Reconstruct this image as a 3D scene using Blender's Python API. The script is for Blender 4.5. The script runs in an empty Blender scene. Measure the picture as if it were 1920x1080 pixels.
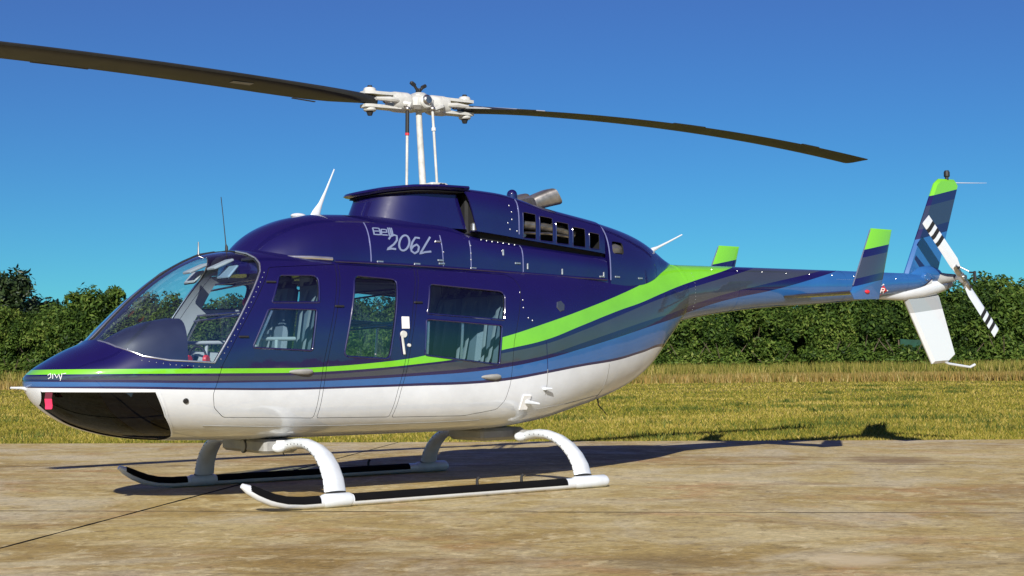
import bpy, bmesh, math, random
import numpy as np
from mathutils import Vector, Matrix
R = math.radians
random.seed(4); rng = np.random.default_rng(11)
scene = bpy.context.scene
COL = scene.collection
# ------------------------------------------------------------------ camera
cam_data = bpy.data.cameras.new('camera'); cam = bpy.data.objects.new('camera', cam_data); COL.objects.link(cam)
cam_data.sensor_fit = 'HORIZONTAL'; cam_data.sensor_width = 36.0
cam_data.lens = 36.0 * 2539.28 / 1920.0
cam_data.clip_start = .05; cam_data.clip_end = 5000
YAW, PIT, ROLL = -2.19469692, .060278889, -.01066287
fw = Vector((math.cos(YAW)*math.cos(PIT), math.sin(YAW)*math.cos(PIT), math.sin(PIT)))
r0 = Vector((math.sin(YAW), -math.cos(YAW), 0)); u0 = r0.cross(fw)
rt = r0*math.cos(ROLL) + u0*math.sin(ROLL); up = -r0*math.sin(ROLL) + u0*math.cos(ROLL)
CAM = Vector((5.694, 9.146, .898))
cam.matrix_world = Matrix(((rt.x, up.x, -fw.x, CAM.x), (rt.y, up.y, -fw.y, CAM.y), (rt.z, up.z, -fw.z, CAM.z), (0, 0, 0, 1)))
scene.camera = cam
# ------------------------------------------------------------------ sky, sun, exposure
SUN_AZ = math.atan2(4.30, 3.90)            # direction towards the sun in the ground plane (from +X towards +Y)
SUN_EL = R(27.7)
world = bpy.data.worlds.new('World'); scene.world = world; world.use_nodes = True
wn = world.node_tree.nodes; wl = world.node_tree.links; wn.clear()
sky = wn.new('ShaderNodeTexSky'); sky.sky_type = 'NISHITA'; sky.sun_disc = False
sky.sun_elevation = SUN_EL; sky.sun_rotation = math.pi/2 - SUN_AZ
sky.altitude = 0; sky.air_density = 1.0; sky.dust_density = 0.0; sky.ozone_density = 4.0
hsv = wn.new('ShaderNodeHueSaturation'); hsv.inputs['Saturation'].default_value = 1.35; hsv.inputs['Hue'].default_value = .5
bg = wn.new('ShaderNodeBackground'); bg.inputs['Strength'].default_value = .054
wo = wn.new('ShaderNodeOutputWorld')
sepc = wn.new('ShaderNodeSeparateColor'); comb = wn.new('ShaderNodeCombineColor')          # colour grade of the whole sky
wl.new(sky.outputs[0], hsv.inputs['Color']); wl.new(hsv.outputs[0], sepc.inputs[0])
for ch, ga, gb in (('Red', .17, .70), ('Green', .82, 0.0), ('Blue', 1.03, 0.0)):
    ma = wn.new('ShaderNodeMath'); ma.operation = 'MULTIPLY_ADD'; ma.inputs[1].default_value = ga; ma.inputs[2].default_value = gb
    wl.new(sepc.outputs[ch], ma.inputs[0]); wl.new(ma.outputs[0], comb.inputs[ch])
wl.new(comb.outputs[0], bg.inputs['Color']); wl.new(bg.outputs[0], wo.inputs['Surface'])
sd = bpy.data.lights.new('sun', 'SUN'); sd.energy = 4.6; sd.angle = R(.53); sd.color = (1, .95, .86)
sun = bpy.data.objects.new('sun', sd); COL.objects.link(sun)
sv = Vector((math.cos(SUN_AZ)*math.cos(SUN_EL), math.sin(SUN_AZ)*math.cos(SUN_EL), math.sin(SUN_EL)))
sun.rotation_euler = sv.to_track_quat('Z', 'Y').to_euler(); sun.location = sv*30
vs = scene.view_settings; vs.view_transform = 'Standard'; vs.look = 'None'; vs.gamma = 1; vs.exposure = .55
try: vs.use_curve_mapping = False
except Exception: pass
scene.render.resolution_x = 1024; scene.render.resolution_y = 576
scene.render.engine = 'CYCLES'
scene.cycles.max_bounces = 8; scene.cycles.transparent_max_bounces = 24

# ------------------------------------------------------------------ materials
def lin(r, g, b):
    f = lambda c: (c/255)/12.92 if c/255 <= .04045 else (((c/255)+.055)/1.055)**2.4
    return (f(r), f(g), f(b), 1)
class NT:
    def __init__(s, m): s.n = m.node_tree.nodes; s.l = m.node_tree.links
    def new(s, t, **k):
        o = s.n.new(t)
        for a, v in k.items(): setattr(o, a, v)
        return o
    def link(s, a, b): s.l.new(a, b)
    def math(s, op, a, b=None, c=None):
        o = s.n.new('ShaderNodeMath'); o.operation = op
        for i, v in enumerate((a, b, c)):
            if v is None: continue
            if isinstance(v, (int, float)): o.inputs[i].default_value = v
            else: s.l.new(v, o.inputs[i])
        return o.outputs[0]
    def mix(s, f, a, b, mode='MIX'):
        o = s.n.new('ShaderNodeMix'); o.data_type = 'RGBA'; o.blend_type = mode
        for i, v in ((0, f), (6, a), (7, b)):
            if isinstance(v, (int, float)): o.inputs[i].default_value = v
            elif isinstance(v, tuple): o.inputs[i].default_value = v
            else: s.l.new(v, o.inputs[i])
        return o.outputs[2]
    def noise(s, scale, detail=4, rough=.55, vec=None, dist=0):
        o = s.n.new('ShaderNodeTexNoise'); o.inputs['Scale'].default_value = scale
        o.inputs['Detail'].default_value = detail; o.inputs['Roughness'].default_value = rough; o.inputs['Distortion'].default_value = dist
        if vec is not None: s.l.new(vec, o.inputs['Vector'])
        return o.outputs['Fac']
    def ramp(s, f, stops):
        o = s.n.new('ShaderNodeValToRGB'); e = o.color_ramp.elements
        while len(e) < len(stops): e.new(.5)
        for i, (p, c) in enumerate(stops):
            e[i].position = p; e[i].color = c if isinstance(c, tuple) else (c, c, c, 1)
        s.l.new(f, o.inputs[0]); return o.outputs[0]
def base_mat(name, col=(.5, .5, .5, 1), rough=.5, metal=0, coat=0, spec=.5, coat_rough=.03):
    m = bpy.data.materials.new(name); m.use_nodes = True
    b = m.node_tree.nodes['Principled BSDF']
    b.inputs['Base Color'].default_value = col; b.inputs['Roughness'].default_value = rough; b.inputs['Metallic'].default_value = metal
    b.inputs['Coat Weight'].default_value = coat; b.inputs['Coat Roughness'].default_value = coat_rough
    b.inputs['Specular IOR Level'].default_value = spec; b.inputs['Coat IOR'].default_value = 1.5 if coat < .9 else 1.9
    return m, NT(m), b
def vary(name, col, rough=.5, metal=0, coat=0, amt=.15, scale=9, spec=.5, bump=0, bscale=120):
    m, t, b = base_mat(name, col, rough, metal, coat, spec)
    tc = t.new('ShaderNodeTexCoord').outputs['Object']
    n = t.noise(scale, 5, .6, tc)
    k = t.ramp(n, [(.25, 1-amt), (.75, 1+amt)])
    t.link(t.mix(1, col, k, 'MULTIPLY'), b.inputs['Base Color'])
    t.link(t.math('MULTIPLY_ADD', n, .25, rough-.12), b.inputs['Roughness'])
    if bump:
        bp = t.new('ShaderNodeBump'); bp.inputs['Strength'].default_value = bump; bp.inputs['Distance'].default_value = .01
        t.link(t.noise(bscale, 3, .6, tc), bp.inputs['Height']); t.link(bp.outputs[0], b.inputs['Normal'])
    return m
NAVY = (.0055, .0038, .058, 1); GREEN = (.165, .52, .022, 1); SLATE = (.036, .046, .064, 1); BLUE = (.020, .108, .31, 1); WHITE = (.65, .685, .73, 1)
M = {}
def wavy(t, b, tc):
    "slight waviness of sheet metal and fibreglass under the clear coat"
    bp = t.new('ShaderNodeBump'); bp.inputs['Strength'].default_value = .10; bp.inputs['Distance'].default_value = .03
    t.link(t.math('ADD', t.noise(3.2, 2, .5, tc), t.math('MULTIPLY', t.noise(11, 2, .5, tc), .18)), bp.inputs['Height'])
    t.link(bp.outputs[0], b.inputs['Coat Normal']); t.link(bp.outputs[0], b.inputs['Normal'])
    t.link(t.ramp(t.noise(5, 6, .7, tc), [(.35, .015), (.75, .09)]), b.inputs['Coat Roughness'])
def painted(name, col):
    m, t, b = base_mat(name, col, .42, 0, 1.0, .15, .02)
    tc = t.new('ShaderNodeTexCoord').outputs['Object']; wavy(t, b, tc)
    t.link(t.mix(1, col, t.ramp(t.noise(1.7, 4, .6, tc), [(.3, .88), (.7, 1.1)]), 'MULTIPLY'), b.inputs['Base Color'])
    return m
M['navy'] = painted('navy_paint', NAVY); M['white'] = painted('white_paint', WHITE)
M['green'] = painted('green_paint', GREEN); M['blue'] = painted('blue_paint', BLUE); M['slate'] = painted('slate_paint', SLATE)
# livery: the stripe edges are curves z(X) along the hull
STRIPES = [  # (curve points (X, z) for the lower edge, colour above it), from the belly up
 ([(-7, 1.98), (-6.4, 1.83), (-6.12, 1.691), (-5.75, 1.55), (-5.2, 1.0), (-2.6, 1.0), (-2.3, 1.085), (-1.949, 1.028), (-1.616, .969), (-1.116, .915), (-.732, .863), (-.344, .814), (-.004, .794), (.388, .788), (.903, .781), (1.457, .775), (2.009, .785), (2.63, .802), (2.972, .81), (3.2, .815)], NAVY),
 ([(-7, 2.0), (-6.4, 1.85), (-6.12, 1.715), (-5.75, 1.575), (-5.2, 1.02), (-2.6, 1.02), (-2.3, 1.11), (-1.984, 1.056), (-1.614, .99), (-1.115, .936), (-.732, .884), (-.343, .836), (-.003, .814), (.389, .808), (.904, .796), (1.458, .79), (2.01, .799), (2.631, .817), (2.973, .82), (3.2, .824)], BLUE),
 ([(-7, 2.3), (-5.4, 1.97), (-4.711, 1.822), (-3.836, 1.631), (-3.135, 1.507), (-2.565, 1.362), (-2.117, 1.271), (-1.61, 1.16), (-1.115, 1.056), (-.732, .976), (-.342, .916), (-.001, .883), (.391, .863), (.906, .842), (1.46, .831), (2.011, .831), (2.632, .843), (2.975, .851), (3.2, .858)], NAVY),
 ([(-7, 2.4), (-5.0, 1.92), (-4.427, 1.812), (-3.686, 1.677), (-3.117, 1.562), (-2.372, 1.375), (-2.119, 1.327), (-1.611, 1.215), (-1.116, 1.099), (-.732, 1.006), (-.342, .947), (-.001, .911), (.391, .886), (.906, .861), (1.46, .845), (2.012, .845), (2.632, .861), (2.975, .865), (3.2, .873)], SLATE),
 ([(-7, 2.5), (-4.2, 1.96), (-3.532, 1.807), (-2.848, 1.651), (-2.388, 1.54), (-2.137, 1.48), (-1.62, 1.338), (-1.119, 1.198), (-.734, 1.095), (-.343, 1.028), (-.001, .975), (.391, .937), (.907, .895), (1.461, .875), (2.013, .877), (2.633, .888), (2.974, .889), (3.2, .884)], NAVY),
 ([(-7, 2.5), (-4.0, 1.98), (-3.301, 1.815), (-2.682, 1.663), (-2.239, 1.544), (-1.922, 1.454), (-1.627, 1.383), (-1.122, 1.241), (-.734, 1.127), (-.343, 1.055), (-.002, .995), (.506, .942), (.837, .917), (1.155, .901), (1.461, .893), (2.013, .895), (2.632, .898), (2.972, .899), (3.2, .897)], GREEN),
 ([(-7, 2.5), (-3.2, 2.1), (-2.513, 1.807), (-2.038, 1.631), (-1.661, 1.515), (-1.135, 1.366), (-.74, 1.257), (-.345, 1.153), (.036, 1.075), (.391, 1.008), (.506, .989), (.837, .956), (1.155, .935), (1.461, .926), (2.013, .927), (2.631, .93), (2.962, .931), (3.2, .925)], NAVY)]
def livery_mat():
    m, t, b = base_mat('striped_paint', WHITE, .42, 0, 1.0, .15, .02)
    tc = t.new('ShaderNodeTexCoord').outputs['Object']; wavy(t, b, tc)
    sp = t.new('ShaderNodeSeparateXYZ'); t.link(tc, sp.inputs[0])
    u = t.math('MULTIPLY_ADD', sp.outputs['X'], 1/10.2, 7/10.2)
    z = t.math('MULTIPLY', sp.outputs['Z'], 1/3)
    col = WHITE
    for pts, c in STRIPES:
        fc = t.new('ShaderNodeFloatCurve'); mp = fc.mapping; mp.use_clip = False; cv = mp.curves[0]
        pp = [((X+7)/10.2, zz/3) for X, zz in pts]
        cv.points[0].location = pp[0]; cv.points[1].location = pp[-1]
        for q in pp[1:-1]: cv.points.new(*q)
        for q in cv.points: q.handle_type = 'AUTO_CLAMPED'
        mp.update(); t.link(u, fc.inputs['Value'])
        col = t.mix(t.math('GREATER_THAN', z, fc.outputs[0]), col, c)
    grime = t.ramp(t.noise(1.9, 7, .68, tc), [(.3, .86), (.7, 1.08)])
    t.link(t.mix(1, col, grime, 'MULTIPLY'), b.inputs['Base Color'])
    return m
M['livery'] = livery_mat()
def band_mat(name, bands, slope, start):
    "bands by h = z - slope*X: list of (h lower edge, colour)"
    m, t, b = base_mat(name, start, .30, 0, 1.0, .5, .02)
    sp = t.new('ShaderNodeSeparateXYZ'); t.link(t.new('ShaderNodeTexCoord').outputs['Object'], sp.inputs[0])
    h = t.math('MULTIPLY_ADD', sp.outputs['X'], -slope, sp.outputs['Z']); col = start
    for e, c in bands: col = t.mix(t.math('GREATER_THAN', h, e), col, c)
    t.link(col, b.inputs['Base Color']); return m
def zx(z, X, s): return z - s*X
M['fin'] = band_mat('banded_fin_paint', [(zx(2.29, -6.43, -.228), NAVY), (zx(2.40, -6.49, -.228), (.020, .030, .060, 1)), (zx(2.66, -6.62, -.228), NAVY), (zx(2.775, -6.69, -.228), GREEN)], -.228, BLUE)
M['endplate'] = band_mat('banded_endplate_paint', [(zx(1.657, -4.195, -.19), NAVY), (zx(1.73, -4.23, -.19), SLATE), (zx(1.92, -4.30, -.19), NAVY), (zx(1.997, -4.34, -.19), GREEN)], -.19, BLUE)
M['lowfin'] = band_mat('lower_fin_paint', [(zx(1.475, -6.3, -.11), (.34, .36, .38, 1))], -.11, WHITE)
M['hubwhite'] = vary('hub_enamel', (.52, .52, .49, 1), .4, 0, .3, .22, 14)
M['black'] = vary('black_rubber', (.012, .012, .013, 1), .6)
M['grip'] = vary('walkway_grip', (.006, .006, .007, 1), .95, spec=.08, bump=.5, bscale=400)
M['blade'] = vary('rotor_blade_paint', (.020, .021, .021, 1), .45, 0, 0, .3, 3, .4)
M['steel'] = vary('bare_steel', (.48, .46, .43, 1), .35, 1, 0, .2, 12)
M['exhaust'] = vary('heat_stained_metal', (.32, .30, .28, 1), .42, .85, 0, .35, 14)
M['silver'] = vary('trim_aluminium', (.72, .72, .70, 1), .28, .9, 0, .1)
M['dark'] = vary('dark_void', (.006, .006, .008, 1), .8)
M['lining'] = vary('cabin_lining', (.40, .44, .47, 1), .75, 0, 0, .1, 5)
M['seat'] = vary('seat_leather', (.14, .18, .23, 1), .5, 0, 0, .15, 7, bump=.2)
M['seatdark'] = vary('seat_cloth', (.05, .06, .08, 1), .85, 0, 0, .2, 12)
M['webbing'] = vary('harness_webbing', (.24, .27, .30, 1), .8)
M['panel'] = vary('glareshield', (.022, .028, .06, 1), .5, 0, .1, .1)
M['red'] = vary('red_plastic', (.55, .02, .03, 1), .4); M['pink'] = vary('red_fabric', (.75, .03, .10, 1), .7)
M['belly'] = vary('underbelly_grey', (.27, .27, .26, 1), .55, 0, 0, .25, 8)
M['decal'] = vary('decal_grey', (.17, .21, .33, 1), .5, 0, .4, .1); M['decalwhite'] = vary('decal_white', (.8, .8, .8, 1), .5)
M['fairing'] = vary('fairing_enamel', (.60, .64, .68, 1), .36, 0, .5, .12, 9)
def glass(name, tint, refl=1.0, rough=0.0):
    m = bpy.data.materials.new(name); m.use_nodes = True; t = NT(m); t.n.clear()
    out = t.new('ShaderNodeOutputMaterial'); tr = t.new('ShaderNodeBsdfTransparent'); tr.inputs[0].default_value = tint
    gl = t.new('ShaderNodeBsdfGlossy'); gl.inputs['Roughness'].default_value = rough; gl.inputs[0].default_value = (1, 1, 1, 1)
    fr = t.new('ShaderNodeLayerWeight'); fr.inputs['Blend'].default_value = .5
    F = t.math('MULTIPLY_ADD', t.math('POWER', fr.outputs['Facing'], 5.0), .90, .075)
    mx = t.new('ShaderNodeMixShader'); t.link(t.math('MULTIPLY', F, refl), mx.inputs[0])
    t.link(tr.outputs[0], mx.inputs[1]); t.link(gl.outputs[0], mx.inputs[2]); t.link(mx.outputs[0], out.inputs[0])
    return m
M['windscreen'] = glass('clear_acrylic', (.88, .94, .97, 1), 1.6)
M['window'] = glass('tinted_acrylic', (.68, .81, .84, 1), 1.3)
M['chin'] = glass('smoked_acrylic', (.05, .08, .11, 1), .38)
# ---- fuselage pod stations: X, bottom z, top z, half width, z of max width, upper exponent, lower exponent
POD = np.array([
 (-2.66,1.285,1.835,.250,1.56,2.2,2.1),
 (-2.45,1.05,1.82,.300,1.46,2.3,2.0),
 (-2.25,.86,1.80,.360,1.36,2.5,2.0),
 (-1.90,.69,1.78,.450,1.24,2.7,2.05),
 (-1.40,.56,1.77,.560,1.12,3.0,2.3),
 (-.90,.465,1.77,.635,1.03,3.2,2.7),
 (-.40,.425,1.77,.658,1.00,3.3,3.2),
 (.40,.42,1.775,.660,1.00,3.3,3.3),
 (1.20,.42,1.785,.660,1.00,3.3,3.3),
 (1.50,.42,1.785,.660,.99,3.1,3.2),
 (1.70,.422,1.775,.660,.97,2.8,3.1),
 (1.87,.426,1.745,.660,.95,2.5,3.0),
 (2.00,.43,1.69,.658,.94,2.3,2.8),
 (2.15,.435,1.60,.645,.92,2.1,2.6),
 (2.36,.45,1.43,.607,.90,2.0,2.4),
 (2.52,.475,1.27,.561,.89,2.0,2.3),
 (2.66,.51,1.128,.504,.885,2.0,2.2),
 (2.80,.56,1.062,.427,.88,2.0,2.1),
 (2.92,.63,.995,.331,.87,2.0,2.0),
 (3.00,.695,.945,.239,.865,2.0,2.0),
 (3.05,.76,.905,.149,.86,2.0,2.0),
 (3.075,.81,.88,.061,.858,2.0,2.0),
 (3.08,.84,.86,.012,.855,2.0,2.0)])
BOOM = np.array([
 (-6.34,1.72,1.868,.085,1.80,2.1,2.1),
 (-6.10,1.675,1.868,.115,1.78,2.2,2.1),
 (-5.17,1.56,1.862,.150,1.72,2.2,2.1),
 (-3.64,1.445,1.848,.190,1.66,2.2,2.1),
 (-2.95,1.36,1.84,.225,1.60,2.2,2.1),
 (-2.60,1.29,1.836,.256,1.56,2.2,2.1)])
COWL = np.array([   # lower cowling / roof fairing
 (-2.63,1.60,1.845,.10,1.60,2.4,2),
 (-2.45,1.60,1.86,.27,1.60,3.0,2),
 (-2.15,1.60,1.845,.36,1.60,4.0,2),
 (-1.60,1.60,1.855,.43,1.60,6.0,2),
 (-.80,1.60,1.905,.475,1.60,7.0,2),
 (-.25,1.60,1.95,.49,1.60,7.0,2),
 (.0,1.60,2.04,.49,1.60,4.5,2),
 (.25,1.60,2.075,.49,1.60,3.6,2),
 (.65,1.60,2.085,.49,1.60,3.2,2),
 (1.00,1.60,2.075,.48,1.60,2.8,2),
 (1.20,1.60,2.04,.46,1.60,2.6,2),
 (1.35,1.60,1.985,.42,1.60,2.4,2),
 (1.48,1.60,1.91,.36,1.60,2.3,2),
 (1.58,1.60,1.82,.28,1.60,2.2,2),
 (1.66,1.60,1.72,.15,1.60,2.1,2)])
ENG = np.array([   # engine cowling (upper, aft)
 (-2.58,1.82,1.88,.12,1.82,2.4,2),
 (-2.40,1.83,2.005,.22,1.83,2.6,2),
 (-2.20,1.845,2.095,.30,1.845,3.0,2),
 (-1.90,1.83,2.12,.36,1.865,3.4,2),
 (-1.50,1.87,2.178,.405,1.87,3.6,2),
 (-.95,1.915,2.250,.44,1.915,4.4,2),
 (-.50,1.955,2.325,.455,1.955,5.5,2),
 (-.12,1.985,2.336,.46,1.985,6.5,2)])
AFT = np.array([   # aft end of the cowling, running down on to the tail boom
 (-2.64,1.838,1.846,.03,1.838,2.0,2),
 (-2.52,1.80,1.890,.13,1.80,2.0,2),
 (-2.35,1.735,1.985,.225,1.735,2.1,2),
 (-2.18,1.665,2.052,.31,1.665,2.3,2),
 (-2.00,1.615,2.100,.365,1.615,2.6,2),
 (-1.80,1.60,2.135,.405,1.60,3.0,2),
 (-1.57,1.60,2.172,.438,1.60,3.3,2)])
def _pchip(x,y,xq):
    x=np.asarray(x,float);y=np.asarray(y,float);xq=np.clip(np.asarray(xq,float),x[0],x[-1])
    h=np.diff(x);d=np.diff(y)/h
    m=np.zeros_like(y);m[0]=d[0];m[-1]=d[-1]
    for i in range(1,len(x)-1):
        if d[i-1]*d[i]>0:
            w1=2*h[i]+h[i-1];w2=h[i]+2*h[i-1]
            m[i]=(w1+w2)/(w1/d[i-1]+w2/d[i])
    k=np.clip(np.searchsorted(x,xq,side='right')-1,0,len(x)-2)
    t=(xq-x[k])/h[k]
    return ((2*t**3-3*t**2+1)*y[k]+(t**3-2*t**2+t)*h[k]*m[k]+(-2*t**3+3*t**2)*y[k+1]+(t**3-t**2)*h[k]*m[k+1])
def section(T,X):
    return [float(_pchip(T[:,0],T[:,j],X)) for j in range(1,7)]
def half_width(T,X,z):
    "half width of the body at station X and height z (0 outside)"
    if X<T[0,0] or X>T[-1,0]: return 0.
    zb,zt,w,zw,nu,nl=section(T,X)
    if z>=zt or z<=zb: return 0.
    if z>=zw: t=(z-zw)/(zt-zw); n=nu
    else: t=(zw-z)/(zw-zb); n=nl
    return w*max(0.,1-t**n)**(1/n)

# ------------------------------------------------------------------ mesh helpers
class MB:
    def __init__(s): s.v = []; s.f = []; s.mi = []; s.cur = 0
    def add(s, vs_, fs):
        o = len(s.v); s.v += [tuple(p) for p in vs_]; s.f += [tuple(i+o for i in f) for f in fs]; s.mi += [s.cur]*len(fs); return s
    def loft(s, rings, cap0=True, cap1=True, closed=True):
        n = len(rings[0]); o = len(s.v)
        for r in rings: s.v += [tuple(p) for p in r]
        for i in range(len(rings)-1):
            for j in range(n if closed else n-1):
                k = (j+1) % n
                s.f.append((o+i*n+j, o+i*n+k, o+(i+1)*n+k, o+(i+1)*n+j)); s.mi.append(s.cur)
        if cap0: s.f.append(tuple(o+j for j in range(n))[::-1]); s.mi.append(s.cur)
        if cap1: s.f.append(tuple(o+(len(rings)-1)*n+j for j in range(n))); s.mi.append(s.cur)
        return s
    def tube(s, path, rad, n=10, sy=1.0, ref=None):
        path = [Vector(p) for p in path]
        rad = [rad]*len(path) if isinstance(rad, (int, float)) else rad
        rings = []; nrm = Vector(ref) if ref else None
        for i, p in enumerate(path):
            d = (path[min(i+1, len(path)-1)] - path[max(i-1, 0)]).normalized()
            if nrm is None:
                nrm = d.orthogonal().normalized()
            nrm = (nrm - d*nrm.dot(d)).normalized(); b = d.cross(nrm)
            rings.append([p + nrm*(rad[i]*math.cos(2*math.pi*k/n)) + b*(rad[i]*sy*math.sin(2*math.pi*k/n)) for k in range(n)])
        return s.loft(rings)
    def box(s, c, size, bev=0.0, rot=None):
        x, y, z = (a/2 for a in size); b = min(bev, x*.9, y*.9, z*.9); c = Vector(c)
        def P(p):
            p = Vector(p); return c + (rot @ p if rot else p)
        if b <= 0:
            vs_ = [P((i*x, j*y, k*z)) for k in (-1, 1) for j in (-1, 1) for i in (-1, 1)]
            return s.add(vs_, [(0, 2, 3, 1), (4, 5, 7, 6), (0, 1, 5, 4), (2, 6, 7, 3), (0, 4, 6, 2), (1, 3, 7, 5)])
        def ring(z_, ins):
            X, Y = x-ins, y-ins
            return [P(q) for q in ((X, Y-b, z_), (X-b, Y, z_), (-X+b, Y, z_), (-X, Y-b, z_), (-X, -Y+b, z_), (-X+b, -Y, z_), (X-b, -Y, z_), (X, -Y+b, z_))]
        return s.loft([ring(-z, b), ring(-z+b, 0), ring(z-b, 0), ring(z, b)])
    def cyl(s, a, b, r, r2=None, n=16, bev=0):
        a, b = Vector(a), Vector(b); r2 = r if r2 is None else r2
        if bev:
            d = (b-a).normalized()*bev
            return s.tube([a, a+d, b-d, b], [r-bev, r, r2, r2-bev], n)
        return s.tube([a, b], [r, r2], n)
    def sphere(s, c, r, sc=(1, 1, 1), n=12, m=8):
        rings = []
        for i in range(m+1):
            ph = math.pi*(i+.02*(i == 0)-.02*(i == m))/m
            rings.append([(c[0]+r*sc[0]*math.sin(ph)*math.cos(2*math.pi*k/n), c[1]+r*sc[1]*math.sin(ph)*math.sin(2*math.pi*k/n), c[2]-r*sc[2]*math.cos(ph)) for k in range(n)])
        return s.loft(rings)
    def prism_y(s, poly, y0, y1):
        "polygon in X-Z extruded along Y"
        a = [(x, y0, z) for x, z in poly]; b = [(x, y1, z) for x, z in poly]
        return s.loft([a, b])
    def mesh(s, name, mats, smooth=True, angle=34):
        me = bpy.data.meshes.new(name); me.from_pydata(s.v, [], s.f)
        for m in (mats if isinstance(mats, (list, tuple)) else [mats]): me.materials.append(m)
        if any(s.mi): me.polygons.foreach_set('material_index', s.mi)
        bm = bmesh.new(); bm.from_mesh(me); bmesh.ops.recalc_face_normals(bm, faces=bm.faces); bm.to_mesh(me); bm.free()
        finish(me, smooth, angle); return me
def finish(me, smooth=True, angle=34):
    me.update()
    if smooth:
        me.polygons.foreach_set('use_smooth', [True]*len(me.polygons)); me.set_sharp_from_angle(angle=R(angle))
    me.update()
def put(name, me, parent=None, label=None):
    o = bpy.data.objects.new(name, me); COL.objects.link(o); o.parent = parent
    if label: o['label'] = label
    return o
def part(name, mb, mat, parent, label=None, smooth=True, angle=34):
    return put(name, mb.mesh(name, mat, smooth, angle), parent, label)
def empty(name, loc=(0, 0, 0), parent=None):
    o = bpy.data.objects.new(name, None); COL.objects.link(o); o.location = loc; o.parent = parent; o.empty_display_size = .2; return o
def tag(o, label, cat, group=None):
    o['label'] = label; o['category'] = cat
    if group: o['group'] = group
    return o
def mirror_mesh(me, name=None):
    m2 = me.copy(); bm = bmesh.new(); bm.from_mesh(m2)
    for v in bm.verts: v.co.y = -v.co.y
    bmesh.ops.reverse_faces(bm, faces=bm.faces); bm.to_mesh(m2); bm.free(); m2.update(); return m2
def evaluated(me, setup):
    o = bpy.data.objects.new('tmp', me); COL.objects.link(o); extra = setup(o)
    bpy.context.view_layer.update(); dg = bpy.context.evaluated_depsgraph_get()
    r = bpy.data.meshes.new_from_object(o.evaluated_get(dg), depsgraph=dg)
    bpy.data.objects.remove(o)
    for e in extra or []: bpy.data.objects.remove(e)
    return r
def boolean(me, cut, op):
    def f(o):
        c = bpy.data.objects.new('tmpcut', cut); COL.objects.link(c)
        md = o.modifiers.new('b', 'BOOLEAN'); md.operation = op; md.solver = 'EXACT'; md.object = c
        return [c]
    return evaluated(me, f)
def solidify(me, th, inner=1):
    def f(o):
        md = o.modifiers.new('s', 'SOLIDIFY'); md.thickness = th; md.offset = -1; md.material_offset = inner; md.material_offset_rim = 0
    return evaluated(me, f)
def body_rings(T, xs, n=88, off=0.0):
    out = []
    for X in xs:
        zb, zt, w, zw, nu, nl = section(T, X); w = max(w-off, .003); zt -= off; zb += off; r = []
        for k in range(n):
            a = 2*math.pi*k/n; c, sn = math.cos(a), math.sin(a)
            e = nu if sn >= 0 else nl; h = (zt-zw) if sn >= 0 else (zw-zb)
            r.append((X, w*math.copysign(abs(c)**(2/e), c), zw + h*math.copysign(abs(sn)**(2/e), sn)))
        out.append(r)
    return out
def surf(T, X, z, off=0.0): return Vector((X, half_width(T, X, z)+off, z))
def surf_normal(T, X, z, e=.006):
    a = surf(T, X+e, z)-surf(T, X-e, z); b = surf(T, X, z+e)-surf(T, X, z-e)
    n = a.cross(b).normalized(); return n if n.y > 0 else -n
def resample(pts, step=.03, closed=False):
    pts = [Vector(p) for p in pts]; 
    if closed: pts = pts+[pts[0]]
    out = []
    for a, b in zip(pts[:-1], pts[1:]):
        k = max(1, int((b-a).length/step))
        out += [a.lerp(b, i/k) for i in range(k)]
    if not closed: out.append(pts[-1])
    return out
def rounded(poly, r=.04, seg=4, rs=None):
    "round the corners of a 2-D polygon"
    out = []; n = len(poly)
    for i in range(n):
        p = Vector(poly[i]); a = Vector(poly[i-1])-p; b = Vector(poly[(i+1) % n])-p
        rr = r if rs is None else rs[i]
        d = min(rr, a.length*.45, b.length*.45); p0 = p+a.normalized()*d; p1 = p+b.normalized()*d
        if d < .004: out.append(tuple(p)); continue
        for k in range(seg+1):
            t = k/seg; q = p0*(1-t)**2 + p*2*t*(1-t) + p1*t*t; out.append((q.x, q.y))
    return out
def shrink(poly, d):
    n = len(poly); A = sum(poly[i][0]*poly[(i+1) % n][1]-poly[(i+1) % n][0]*poly[i][1] for i in range(n)); s = 1 if A > 0 else -1; out = []
    for i in range(n):
        p = Vector(poly[i]); a = (p-Vector(poly[i-1])).normalized(); b = (Vector(poly[(i+1) % n])-p).normalized()
        na = Vector((-a.y, a.x))*s; nb = Vector((-b.y, b.x))*s; m = (na+nb); m = m/max(m.length_squared/2, .3)
        out.append(tuple(p+m*d))
    return out
def draped_tube(T, poly, rad, closed=True, off=0.0, n=8, sign=1, step=.03):
    pts = resample([(p[0], p[1], 0) for p in poly], step, closed)
    path = [surf(T, p.x, p.y, off) for p in pts]
    if closed: path += [path[0], path[1]]
    for q in path: q.y *= sign
    return MB().tube(path, rad, n)
def draped_ribbon(T, pts2, width, off=.002, sign=1, step=.02, thick=.0015, mb=None):
    "flat raised strip lying on the hull along a polyline in X-Z"
    pts = resample([(p[0], p[1], 0) for p in pts2], step); mb = mb or MB(); rings = []
    for i, p in enumerate(pts):
        d = pts[min(i+1, len(pts)-1)]-pts[max(i-1, 0)]; c = surf(T, p.x, p.y); nr = surf_normal(T, p.x, p.y)
        dd = (surf(T, p.x+d.x*.2, p.y+d.y*.2)-c)
        if dd.length < 1e-6: continue
        sd_ = dd.normalized().cross(nr).normalized()*(width/2); t0, t1 = nr*(off-.004), nr*(off+thick)
        r = [c-sd_+t0, c-sd_+t1, c+sd_+t1, c+sd_+t0]
        for q in r: q.y *= sign
        rings.append(r)
    return mb.loft(rings)

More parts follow.
